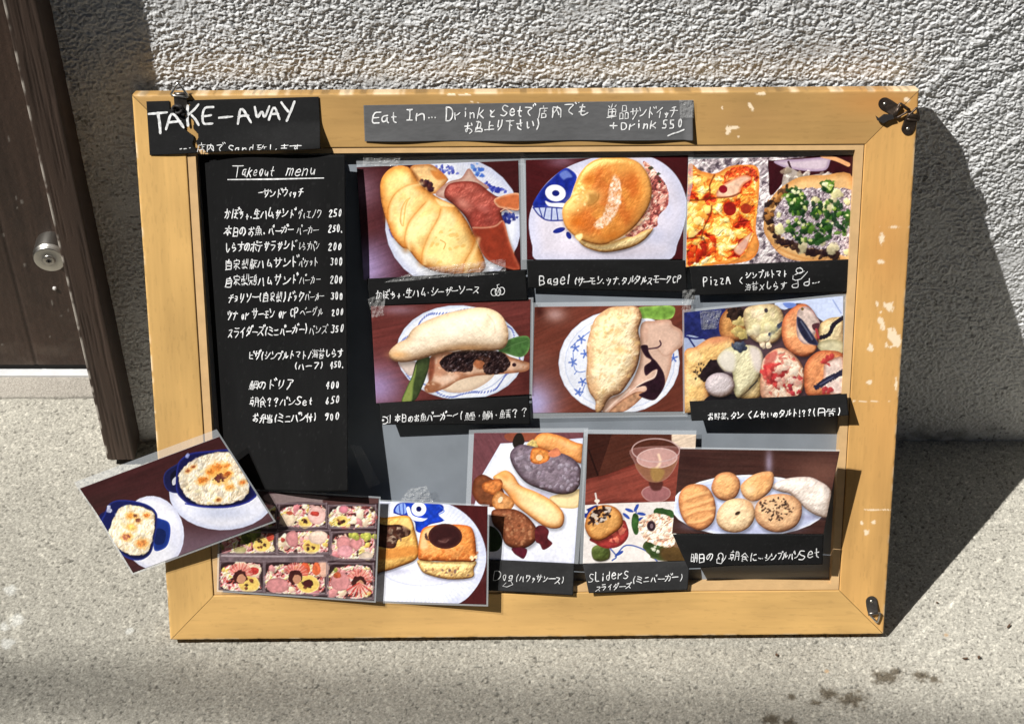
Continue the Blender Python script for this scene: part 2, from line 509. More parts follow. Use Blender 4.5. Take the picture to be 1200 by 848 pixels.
def pic_bagel(nx, ny):
    p = Pic([(60, 100), (1140, 65), (1118, 755), (70, 757)], nx, ny, (72, 24, 28), 5)
    p.glow(300, 110, 120, 50, (136, 100, 120), .8); p.grain(15, .12)
    pl = [(82, 520), (105, 400), (190, 260), (320, 155), (480, 92), (660, 55), (860, 70), (990, 130), (1080, 230), (1130, 370), (1120, 490), (1070, 640), (990, 765), (560, 790), (155, 765), (105, 660)]
    p.fill(pl, (224, 220, 238), edge=(204, 206, 232), ew=110, nz=.03, ns=120)
    p.glow(930, 600, 120, 90, (196, 200, 230), .7); p.glow(1010, 430, 60, 120, (205, 208, 236), .6)
    p.fill([(108, 400), (150, 312), (220, 232), (315, 155), (365, 165), (400, 210), (370, 300), (345, 375), (300, 400), (200, 400)], (28, 44, 142), edge=(40, 62, 166), ew=20, nz=.25, ns=30)
    p.fill([(285, 190), (330, 165), (370, 205), (335, 215), (310, 225)], (120, 140, 205), alpha=.8, soft=8)
    p.fill([(190, 365), (230, 378), (310, 378), (330, 395), (290, 408), (215, 400)], (228, 230, 244), sm=True)
    p.ell(258, 313, 68, 54, (232, 234, 246), rot=8); p.ell(260, 314, 25, 20, (22, 34, 120))
    p.fill([(112, 412), (200, 408), (312, 412), (305, 492), (200, 490), (150, 455)], (188, 200, 235), alpha=.9)
    p.line([(112, 412), (150, 460), (205, 492), (308, 492)], 9, (30, 44, 142)); p.line([(112, 408), (200, 405), (312, 412)], 9, (30, 44, 142))
    for a, b in (((150, 410), (170, 470)), ((195, 410), (180, 482)), ((235, 410), (230, 490)), ((265, 412), (275, 492))): p.line([a, b], 8, (36, 52, 150))
    p.ell(282, 558, 42, 17, (34, 48, 146), rot=-18); p.ell(346, 592, 16, 26, (34, 48, 146), rot=-25)
    p.glow(620, 690, 260, 50, (180, 172, 190), .6)
    p.fill([(420, 620), (560, 650), (760, 590), (900, 540), (870, 600), (800, 655), (700, 690), (570, 706), (450, 668)], (228, 204, 156), edge=(206, 164, 104), ew=30, lk=.1, nz=.1)
    fil = [(840, 108), (900, 145), (950, 205), (985, 250), (1008, 330), (995, 400), (935, 470), (930, 530), (840, 560), (770, 600), (720, 580), (800, 500), (880, 400), (892, 250)]
    p.fill(fil, (196, 124, 116), edge=(150, 88, 84), ew=30, nz=.2, ns=20)
    p.mottle(fil, [(110, 56, 58), (170, 92, 88), (206, 134, 124), (234, 182, 170), (246, 212, 200)], 24, bump=1.0, wob=8)
    p.blobs(fil, 22, (7, 14), [(232, 176, 164), (214, 140, 128), (160, 84, 82), (240, 200, 186), (122, 64, 66)], el=1.9)
    p.blobs([(860, 110), (890, 120), (985, 240), (960, 265)], 5, (8, 14), [(56, 60, 40)])
    p.fill([(302, 440), (318, 385), (360, 335), (385, 260), (420, 185), (480, 120), (560, 85), (660, 76), (760, 90), (830, 130), (880, 210), (897, 300), (880, 390), (830, 475), (770, 545), (690, 605), (600, 648), (520, 650), (430, 622), (360, 575), (318, 520)],
           (206, 136, 62), edge=(226, 170, 98), ew=90, lk=.18, gloss=.26, bump=.13, nz=.10, ns=70, cn=(192, 108, 46))
    p.glow(720, 160, 130, 70, (222, 166, 92), .7); p.glow(480, 215, 60, 40, (190, 104, 34), .7); p.glow(400, 500, 80, 60, (196, 108, 34), .7); p.glow(640, 590, 110, 45, (204, 120, 44), .7, -20)
    p.glow(470, 345, 110, 60, (238, 208, 142), .95, -15); p.glow(370, 400, 60, 60, (236, 204, 136), .7)
    p.fill([(480, 318), (530, 318), (540, 350), (505, 385), (465, 388), (478, 350)], (176, 128, 66), soft=16, alpha=.85)
    p.glow(770, 250, 60, 130, (188, 100, 40), .55, -10); p.glow(740, 470, 90, 60, (190, 102, 40), .5, -40)
    p.line([(545, 310), (540, 350), (505, 385), (475, 392)], 6, (168, 112, 48), .7, soft=6)
    hl = [(650, 190), (690, 260), (685, 380), (650, 460), (600, 520), (540, 545), (520, 510), (570, 460), (600, 380), (620, 270)]
    p.fill(hl, (232, 186, 150), alpha=.55, soft=14, nz=.2)
    p.mottle(hl, [(214, 150, 100), (232, 186, 150), (244, 212, 194), (252, 234, 222)], 14, bump=.5, alpha=.75, soft=10, wob=12)
    p.blobs(hl, 24, (4, 8), [(255, 240, 230), (252, 226, 206), (255, 246, 240), (240, 200, 170)], el=2, ang=70, alpha=.75)
    p.blobs([(400, 250), (450, 280), (470, 400), (400, 430), (370, 330)], 26, (4, 9), [(250, 226, 170), (226, 170, 90)], alpha=.7)
    p.fill([(385, 595), (430, 575), (442, 600), (415, 630)], (246, 228, 180), edge=(220, 180, 110), ew=12)
    p.line([(620, 640), (700, 600), (790, 535), (850, 470)], 9, (238, 206, 150), .5, soft=8)
    return p.done()

def pic_pizza(nx, ny):
    p = Pic([(65, 95), (1145, 65), (1115, 745), (50, 800)], nx, ny, (176, 166, 172), 7)
    al = [(50, 90), (1150, 60), (1150, 800), (40, 800)]
    p.mottle(al, [(96, 84, 96), (150, 138, 148), (190, 180, 188), (222, 214, 220), (228, 222, 228)], 30, bump=.7, wob=2, gloss=.12)
    p.fill([(590, 92), (640, 100), (1150, 60), (1150, 205), (1000, 215), (820, 190), (720, 150), (690, 230), (600, 325), (590, 200)], (58, 18, 26), nz=.15)
    p.fill([(630, 105), (800, 92), (985, 80), (992, 108), (965, 160), (880, 170), (760, 158), (680, 140)], (196, 182, 198), edge=(160, 140, 168), ew=25)
    p.line([(940, 70), (1030, 92), (1112, 128)], 26, (222, 170, 126)); p.line([(720, 110), (735, 150)], 14, (60, 30, 40))
    p.fill([(700, 150), (740, 150), (830, 195), (960, 185), (1140, 210), (1140, 330), (980, 300), (800, 300), (680, 290)], (172, 162, 156), alpha=.9)
    p.blobs([(700, 160), (830, 195), (960, 185), (1140, 210), (1140, 320), (800, 300)], 90, (8, 20), [(210, 204, 200), (128, 116, 112), (232, 228, 226), (150, 136, 120)], el=2.4, alpha=.8)
    reg = [(55, 165), (150, 170), (240, 185), (330, 140), (430, 128), (520, 150), (526, 300), (508, 470), (506, 560), (526, 650), (490, 735), (400, 770), (230, 785), (40, 800)]
    p.fill(reg, (236, 168, 86), edge=(222, 140, 66), ew=40, nz=.12, ns=50, cn=(246, 200, 110))
    inner = [(60, 190), (150, 200), (240, 215), (330, 165), (430, 150), (500, 175), (505, 300), (488, 470), (485, 560), (490, 650), (440, 710), (330, 750), (200, 765), (60, 780)]
    p.mottle(inner, [(150, 30, 20), (206, 66, 28), (236, 130, 50), (248, 190, 96), (255, 226, 150), (255, 238, 186)], 44, bump=.9, ang=20, el=1.5, wob=16)
    p.mottle([(330, 160), (440, 140), (512, 170), (510, 235), (420, 215), (300, 240)], [(140, 26, 20), (190, 48, 26), (216, 84, 36), (240, 160, 90)], 30, alpha=.85, wob=14, sd=5)
    p.mottle([(60, 390), (190, 400), (150, 540), (60, 600)], [(240, 150, 60), (252, 210, 110), (255, 236, 160), (255, 244, 190)], 34, alpha=.8, wob=14, sd=9)
    p.mottle([(130, 640), (240, 610), (225, 700), (80, 785), (55, 770)], [(130, 26, 20), (196, 50, 24), (226, 100, 40), (248, 190, 110)], 28, alpha=.85, wob=14, sd=13)
    p.mottle([(380, 330), (505, 320), (500, 470), (420, 470), (390, 400)], [(196, 70, 26), (230, 120, 40), (246, 170, 70), (255, 214, 130)], 30, alpha=.8, wob=14, sd=15)
    p.fill([(250, 300), (300, 250), (420, 195), (480, 215), (420, 260), (380, 330), (260, 340)], (226, 190, 168), edge=(206, 130, 96), ew=20, nz=.15)
    p.ell(335, 412, 42, 44, (146, 32, 28), nz=.2); p.ell(440, 410, 35, 34, (170, 60, 36), nz=.2); p.ell(420, 640, 34, 36, (150, 34, 36), nz=.2); p.ell(292, 285, 28, 26, (140, 24, 40), nz=.2)
    p.fill([(360, 680), (420, 610), (480, 560), (470, 600), (440, 680), (400, 720)], (228, 196, 178), edge=(214, 140, 96), ew=14, alpha=.85)
    p.blobs([(60, 370), (200, 390), (150, 540), (60, 600)], 26, (10, 26), [(255, 226, 140), (255, 236, 164), (246, 170, 72)], alpha=.8)
    p.blobs([(120, 640), (240, 610), (220, 700), (80, 780), (60, 760)], 22, (8, 20), [(206, 58, 24), (226, 96, 36), (160, 34, 22)], alpha=.85)
    for c in ([(236, 195), (205, 260), (196, 345), (62, 362)], [(196, 345), (330, 335), (400, 310)], [(216, 395), (212, 440), (166, 540), (150, 610)], [(60, 610), (150, 602), (180, 640)]):
        p.line(c, 10, (112, 52, 22), .8, soft=6)
    p.fill([(490, 580), (526, 640), (500, 720), (400, 765), (300, 780), (420, 720)], (226, 154, 80), edge=(206, 128, 62), ew=20, nz=.2)
    cr = [(556, 500), (570, 420), (600, 350), (650, 290), (720, 240), (800, 205), (950, 195), (1150, 225), (1150, 745), (1010, 742), (860, 752), (760, 738), (660, 690), (590, 620), (560, 560)]
    p.fill(cr, (228, 188, 136), edge=(196, 146, 92), ew=50, nz=.10, ns=40)
    p.blobs([(560, 430), (620, 330), (700, 260), (740, 300), (660, 380), (620, 470), (640, 560), (590, 560)], 36, (8, 18), [(52, 34, 30), (90, 60, 40), (160, 110, 60), (38, 26, 28)], el=2)
    top = [(620, 480), (640, 400), (700, 320), (780, 280), (950, 280), (1150, 320), (1150, 700), (1000, 690), (860, 670), (740, 630), (650, 570)]
    p.mottle(top, [(96, 82, 96), (150, 136, 148), (186, 172, 184), (220, 212, 218)], 13, bump=.8, wob=10)
    p.blobs(top, 190, (3, 5), [(206, 196, 206), (186, 172, 186), (120, 104, 116), (222, 214, 220)], el=5, alpha=.85)
    p.blobs([(620, 580), (700, 620), (860, 670), (1030, 700), (1020, 745), (880, 720), (660, 640)], 40, (10, 22), [(44, 28, 32), (60, 40, 36)], el=2)
    p.blobs(top, 16, (14, 34), [(226, 222, 170), (214, 206, 170)], alpha=.85, soft=6)
    for g in ([(700, 290), (820, 300), (840, 380), (800, 460), (740, 420)], [(870, 380), (1030, 360), (1120, 440), (1120, 560), (960, 560), (880, 470)], [(700, 500), (860, 480), (1000, 570), (930, 640), (780, 620)], [(950, 250), (1000, 250), (990, 300)]):
        p.blobs(g, 60, (8, 18), [(34, 70, 28), (54, 98, 34), (26, 56, 32), (92, 132, 50), (44, 84, 40)], el=2.2, alpha=.85)
        p.blobs(g, 10, (6, 12), [(150, 176, 80), (206, 214, 150), (226, 228, 190)], el=1.8)
    p.fill([(560, 560), (600, 630), (700, 690), (860, 745), (1000, 742), (960, 760), (760, 752), (640, 690)], (236, 196, 142), edge=(206, 150, 92), ew=24, alpha=.9)
    p.line([(640, 680), (668, 660), (720, 652)], 6, (150, 100, 56), .7)
    return p.done()

def wood_bg(p, a, glow):
    p.grain(a, .16, 240, 14)
    for g in glow: p.glow(*g)

def pic_fishburger(nx, ny):
    p = Pic([(55, 105), (1115, 60), (1108, 690), (92, 745)], nx, ny, (106, 46, 42), 9)
    wood_bg(p, -12, [(90, 640, 230, 190, (160, 136, 190), .95), (240, 130, 170, 40, (156, 120, 140), .7), (1090, 600, 60, 120, (70, 26, 24), .6)])
    p.ell(648, 412, 424, 312, (226, 232, 248), edge=(200, 212, 240), ew=26, rot=4)
    for k in range(150):
        t = 2 * math.pi * k / 150 + .02 * math.sin(k * 7.0)
        r = .90 + .05 * math.sin(k * 12.9)
        x, y = 648 + 424 * r * math.cos(t), 412 + 312 * r * math.sin(t)
        p.ell(x, y, 7 + 4 * abs(math.sin(k * 3.1)), 5, (84, 104, 196), rot=math.degrees(t) + 60, alpha=.8)
    p.line([(300, 520), (380, 600), (520, 660), (700, 680), (840, 640), (940, 560)], 5, (120, 140, 206), .6)
    p.fill([(500, 600), (700, 560), (870, 545), (820, 610), (700, 668), (560, 668)], (222, 200, 176), edge=(200, 172, 150), ew=30)
    p.fill([(240, 470), (350, 465), (345, 540), (310, 560), (270, 520)], (214, 196, 188), edge=(190, 170, 170), ew=20)
    p.fill([(900, 392), (950, 335), (1010, 308), (1085, 300), (1112, 330), (1100, 400), (1050, 440), (970, 420)], (70, 116, 52), edge=(96, 140, 70), ew=18, nz=.18)
    p.line([(930, 392), (1010, 355), (1095, 330)], 4, (110, 150, 90), .6)
    fish = [(412, 640), (440, 590), (446, 520), (436, 470), (480, 415), (650, 395), (900, 400), (980, 435), (1060, 462), (1114, 488), (1080, 535), (900, 552), (760, 560), (640, 590), (560, 640), (470, 672), (425, 668)]
    p.fill(fish, (212, 172, 146), edge=(156, 98, 60), ew=34, nz=.14, ns=40, cn=(196, 140, 108))
    p.fill([(430, 470), (480, 440), (470, 560), (440, 590)], (126, 62, 36), alpha=.85, soft=12, nz=.3)
    p.fill([(412, 640), (450, 600), (520, 620), (470, 672), (425, 668)], (150, 88, 46), alpha=.8, soft=14)
    p.glow(560, 580, 70, 30, (236, 208, 188), .7); p.glow(800, 520, 40, 20, (230, 190, 150), .5)
    p.blobs(fish, 24, (4, 9), [(176, 110, 60), (228, 190, 160)], el=2, alpha=.6)
    sa = [(512, 470), (560, 425), (650, 393), (780, 385), (880, 395), (945, 420), (978, 490), (920, 542), (822, 548), (800, 505), (810, 470), (760, 455), (735, 480), (722, 530), (640, 530), (560, 528)]
    p.fill(sa, (40, 22, 26), edge=(70, 40, 34), ew=12, wob=9, ws=26)
    p.fill([(740, 455), (790, 430), (850, 440), (830, 480), (790, 520), (750, 500)], (170, 100, 52), soft=8, wob=8, nz=.2)
    p.mottle(sa, [(20, 10, 14), (34, 18, 20), (48, 28, 28), (74, 52, 52)], 20, bump=.8, alpha=.8, wob=9, gloss=.22)
    p.blobs(sa, 26, (3, 6), [(110, 96, 104), (24, 12, 18), (150, 140, 150), (80, 50, 44)], el=2.2, alpha=.8)
    p.ell(1006, 490, 14, 13, (60, 30, 40))
    p.fill([(262, 736), (290, 650), (330, 560), (362, 456), (440, 430), (442, 490), (425, 560), (390, 650), (345, 728)], (66, 82, 42), edge=(50, 62, 34), ew=20, nz=.2)
    p.fill([(262, 736), (290, 650), (335, 550), (358, 480), (356, 540), (340, 620), (325, 736)], (140, 156, 66), edge=(100, 124, 50), ew=12)
    p.fill([(176, 420), (188, 385), (240, 340), (290, 315), (330, 255), (400, 210), (500, 168), (620, 135), (760, 114), (850, 124), (920, 165), (960, 240), (966, 320), (940, 375), (880, 392), (800, 390), (690, 385), (560, 402), (440, 432), (350, 458), (260, 470), (200, 456)],
           (242, 224, 200), edge=(222, 190, 152), ew=70, lk=.16, bump=.16, gloss=.04, light=(.1, -1), nz=.05, ns=80)
    p.glow(590, 255, 110, 60, (252, 240, 222), .85); p.glow(240, 420, 80, 34, (236, 178, 104), .8); p.glow(700, 375, 160, 24, (222, 168, 104), .6); p.glow(830, 200, 30, 70, (220, 184, 146), .5, 20)
    p.line([(830, 160), (870, 210), (880, 280)], 7, (206, 166, 130), .4, soft=8)
    return p.done()

def pic_platesandwich(nx, ny):
    p = Pic([(65, 80), (1105, 70), (1090, 775), (45, 785)], nx, ny, (112, 54, 38), 11)
    wood_bg(p, -24, [(60, 720, 190, 210, (170, 162, 212), 1.0), (200, 130, 90, 60, (196, 160, 160), .8), (100, 420, 120, 80, (140, 84, 70), .5), (95, 110, 40, 50, (60, 20, 16), .7), (1080, 500, 60, 200, (84, 38, 28), .6)])
    p.ell(628, 446, 404, 345, (226, 230, 246), edge=(206, 214, 240), ew=12)
    p.ell(632, 446, 368, 312, (220, 226, 245), edge=(190, 202, 236), ew=10)
    for (x, y) in ((375, 288), (335, 345), (320, 440), (400, 385), (385, 570), (360, 640), (990, 415)):
        for a in range(5):
            t = math.radians(72 * a + x)
            p.line([(x, y), (x + 26 * math.cos(t), y + 26 * math.sin(t))], 11, (76, 110, 200), .85)
    for c in ([(430, 240), (350, 300), (305, 345)], [(320, 380), (330, 480), (360, 505), (400, 500)], [(330, 620), (370, 660), (400, 590)], [(345, 500), (330, 520)]):
        p.line(c, 7, (96, 126, 206), .8)
    p.fill([(745, 90), (860, 76), (990, 80), (980, 150), (900, 165), (820, 155), (770, 150)], (112, 156, 46), edge=(140, 180, 70), ew=20, nz=.2)
    ham = [(770, 200), (860, 170), (960, 165), (985, 200), (1045, 240), (1050, 330), (985, 385), (975, 470), (940, 580), (900, 640), (800, 650), (740, 720), (620, 782), (520, 782), (560, 690), (680, 620), (765, 430)]
    p.fill(ham, (222, 186, 168), edge=(196, 152, 130), ew=36, nz=.07, ns=60, cn=(212, 170, 150))
    p.fill([(640, 700), (740, 640), (800, 650), (740, 720), (660, 775), (560, 782)], (190, 142, 106), edge=(160, 110, 80), ew=20, nz=.25)
    p.line([(700, 620), (620, 690), (540, 770)], 12, (246, 222, 210), .7, soft=6); p.line([(985, 380), (930, 400), (880, 350)], 8, (190, 146, 126), .6, soft=8)
    p.line([(880, 500), (860, 540), (780, 580), (700, 640)], 9, (240, 216, 206), .8, soft=5)
    p.fill([(770, 335), (815, 328), (825, 370), (850, 410), (880, 440), (925, 510), (935, 590), (900, 660), (860, 698), (800, 685), (760, 660), (810, 630), (800, 600), (742, 610), (800, 575), (865, 545), (882, 492), (850, 500), (805, 530), (795, 470), (840, 430), (800, 400)], (48, 24, 38), edge=(72, 40, 56), ew=14, nz=.25, ns=20)
    p.line([(825, 352), (880, 345), (905, 325), (898, 300)], 10, (84, 44, 66))
    br = [(560, 88), (640, 78), (740, 80), (772, 120), (775, 165), (755, 230), (768, 300), (765, 400), (740, 490), (700, 560), (640, 645), (580, 672), (545, 710), (520, 765), (490, 780), (470, 760), (470, 700), (430, 640), (408, 540), (415, 430), (410, 340), (425, 270), (450, 190), (480, 140)]
    p.fill(br, (236, 214, 168), edge=(212, 168, 122), ew=80, lk=.14, nz=.09, ns=34, cn=(240, 222, 186))
    p.blobs(br, 130, (4, 11), [(214, 176, 108), (246, 232, 200), (206, 166, 104), (190, 160, 110)], el=2, relief=0, alpha=.5, soft=5)
    p.glow(635, 360, 50, 40, (226, 176, 94), .6); p.glow(600, 235, 50, 24, (220, 170, 96), .5); p.glow(470, 600, 40, 50, (222, 168, 110), .5); p.glow(570, 450, 70, 160, (246, 234, 200), .4)
    p.line([(450, 230), (520, 180), (600, 190), (570, 300)], 10, (250, 238, 214), .4, soft=8)
    return p.done()

def pic_tarts(nx, ny):
    p = Pic([(35, 140), (1025, 35), (1020, 640), (40, 770)], nx, ny, (84, 62, 72), 13)
    p.fill([(20, 120), (280, 100), (260, 300), (160, 330), (40, 420)], (38, 46, 112), nz=.3)
    p.fill([(40, 290), (120, 290), (180, 330), (60, 400), (30, 420)], (170, 186, 226)); p.line([(45, 290), (110, 300), (180, 290)], 12, (30, 40, 120)); p.line([(60, 290), (100, 350)], 11, (30, 40, 120))
    p.fill([(620, 70), (1040, 20), (1040, 200), (900, 190), (760, 80), (660, 120)], (198, 212, 248)); p.fill([(650, 80), (720, 80), (730, 100), (680, 110)], (110, 140, 220)); p.line([(960, 60), (1010, 140)], 8, (150, 170, 226))
    def bun(P, c, e, **k): p.fill(P, c, edge=e, ew=44, lk=.16, nz=.14, ns=34, **k)
    bun([(255, 190), (290, 130), (350, 110), (420, 150), (430, 240), (390, 305), (300, 310), (258, 270)], (196, 140, 70), (150, 92, 40))
    p.blobs([(310, 120), (400, 120), (410, 190), (330, 180)], 24, (10, 20), [(36, 24, 24), (60, 42, 36)]); p.blobs([(340, 190), (420, 190), (410, 290), (350, 270)], 18, (10, 22), [(212, 192, 122), (190, 170, 96)])
    bun([(868, 240), (900, 190), (970, 165), (1040, 190), (1040, 380), (960, 385), (880, 350)], (226, 206, 162), (190, 160, 110))
    p.line([(880, 292), (935, 270), (962, 215), (1020, 170)], 26, (40, 34, 50), wob=6); p.fill([(860, 330), (950, 300), (1030, 330), (1000, 400), (900, 380)], (214, 206, 170), edge=(180, 170, 130), ew=30, nz=.1)
    bun([(408, 130), (470, 95), (600, 90), (650, 150), (648, 250), (610, 310), (540, 330), (460, 300), (415, 230)], (220, 202, 170), (190, 166, 124), cn=(208, 196, 150))
    p.line([(550, 300), (590, 250), (640, 205)], 26, (64, 72, 96), wob=8); p.blobs([(500, 290), (560, 290), (560, 350), (500, 350)], 10, (8, 16), [(226, 206, 180), (176, 140, 110)]); p.ell(545, 125, 12, 14, (70, 60, 70))
    p.blobs([(430, 230), (600, 200), (580, 300), (460, 290)], 20, (10, 24), [(214, 206, 150), (226, 216, 180)], alpha=.6, soft=8)
    bun([(640, 240), (660, 160), (730, 95), (790, 85), (840, 130), (870, 200), (868, 300), (850, 370), (790, 408), (710, 390), (655, 330)], (228, 152, 96), (190, 104, 54), cn=(236, 176, 120))
    p.fill([(740, 130), (800, 100), (850, 150), (880, 210), (850, 260), (830, 330), (780, 330), (735, 270)], (206, 186, 180), edge=(170, 140, 140), ew=20, nz=.2)
    p.fill([(735, 165), (770, 180), (820, 250), (865, 320), (855, 338), (800, 320), (745, 240)], (42, 42, 68), edge=(70, 74, 104), ew=12, nz=.3); p.line([(760, 190), (800, 250), (830, 300)], 8, (130, 140, 170), .7, soft=6)
    p.fill([(830, 210), (875, 200), (870, 235), (840, 245)], (90, 50, 60)); p.line([(855, 240), (870, 290)], 14, (176, 56, 66)); p.ell(770, 115, 9, 9, (120, 96, 40))
    p.fill([(780, 330), (850, 345), (830, 380), (770, 370)], (236, 160, 100), soft=10, alpha=.8)
    bun([(30, 410), (110, 350), (200, 295), (300, 288), (350, 320), (330, 400), (250, 440), (260, 500), (190, 560), (190, 680), (120, 760), (20, 790)], (232, 188, 112), (206, 146, 84), cn=(240, 206, 140))
    p.glow(240, 310, 100, 30, (226, 140, 100), .7, -15)
    p.fill([(130, 540), (165, 470), (220, 425), (280, 470), (285, 515), (210, 545), (160, 570)], (44, 30, 36), wob=10, nz=.3); p.blobs([(100, 450), (180, 430), (150, 580), (110, 570)], 16, (3, 8), [(50, 36, 36)])
    p.fill([(190, 660), (350, 645), (470, 660), (460, 700), (180, 720)], (38, 34, 42))
    bun([(360, 640), (420, 560), (500, 530), (516, 600), (500, 668), (420, 680)], (232, 206, 150), (206, 176, 110))
    p.fill([(240, 430), (275, 375), (330, 345), (420, 335), (490, 350), (522, 400), (515, 480), (490, 560), (420, 640), (370, 670), (340, 610), (335, 510), (280, 495)], (224, 218, 182), edge=(196, 190, 150), ew=44, lk=.12, nz=.08, ns=40)
    p.fill([(245, 430), (290, 370), (350, 400), (340, 500), (285, 495)], (226, 220, 214), soft=16, alpha=.9); p.fill([(440, 350), (500, 360), (520, 420), (510, 500), (470, 480)], (220, 208, 212), soft=18, alpha=.8)
    p.ell(258, 588, 92, 78, (214, 204, 212), edge=(186, 172, 182), ew=40, lk=.12)
    p.blobs([(340, 330), (420, 325), (415, 370), (350, 370)], 14, (8, 18), [(60, 68, 92), (90, 100, 120)]); p.line([(440, 610), (490, 560)], 7, (60, 60, 60))
    bun([(510, 520), (525, 430), (580, 370), (650, 355), (720, 400), (770, 470), (785, 550), (760, 640), (690, 690), (590, 690), (515, 660)], (232, 206, 182), (206, 150, 120), cn=(222, 180, 156))
    p.mottle([(520, 440), (600, 380), (700, 400), (775, 520), (745, 640), (660, 680), (560, 640)], [(186, 40, 44), (214, 110, 96), (236, 196, 172), (246, 226, 208), (226, 170, 140)], 34, alpha=.8, bump=.8, ang=50, el=1.8, wob=14)
    p.blobs([(520, 490), (600, 450), (690, 480), (660, 590), (560, 580)], 24, (9, 20), [(200, 54, 52), (214, 90, 80), (186, 40, 46)], el=2.6, ang=50)
    p.blobs([(690, 540), (770, 560), (750, 640), (700, 640)], 16, (7, 14), [(180, 44, 56), (150, 30, 50)]); p.fill([(530, 440), (560, 390), (610, 370), (600, 430), (550, 460)], (196, 90, 80), alpha=.8, soft=10)
    p.blobs([(600, 440), (720, 440), (740, 560), (640, 620)], 14, (10, 24), [(240, 222, 206), (228, 200, 180)], alpha=.7)
    bun([(780, 540), (790, 450), (850, 385), (930, 370), (1030, 410), (1040, 640), (900, 660), (800, 650)], (222, 144, 86), (186, 100, 50))
    p.fill([(905, 460), (960, 420), (1030, 430), (1030, 640), (930, 640), (880, 600), (900, 540)], (222, 200, 194), edge=(200, 150, 130), ew=24, nz=.2)
    p.line([(858, 600), (920, 560), (1025, 505)], 36, (46, 46, 72), wob=8); p.line([(880, 585), (960, 540)], 8, (110, 116, 150), .6)
    p.blobs([(890, 420), (960, 400), (940, 460), (900, 470)], 8, (8, 16), [(186, 50, 50)]); p.blobs([(890, 610), (960, 610), (960, 645), (890, 645)], 9, (8, 16), [(176, 50, 56)])
    return p.done()

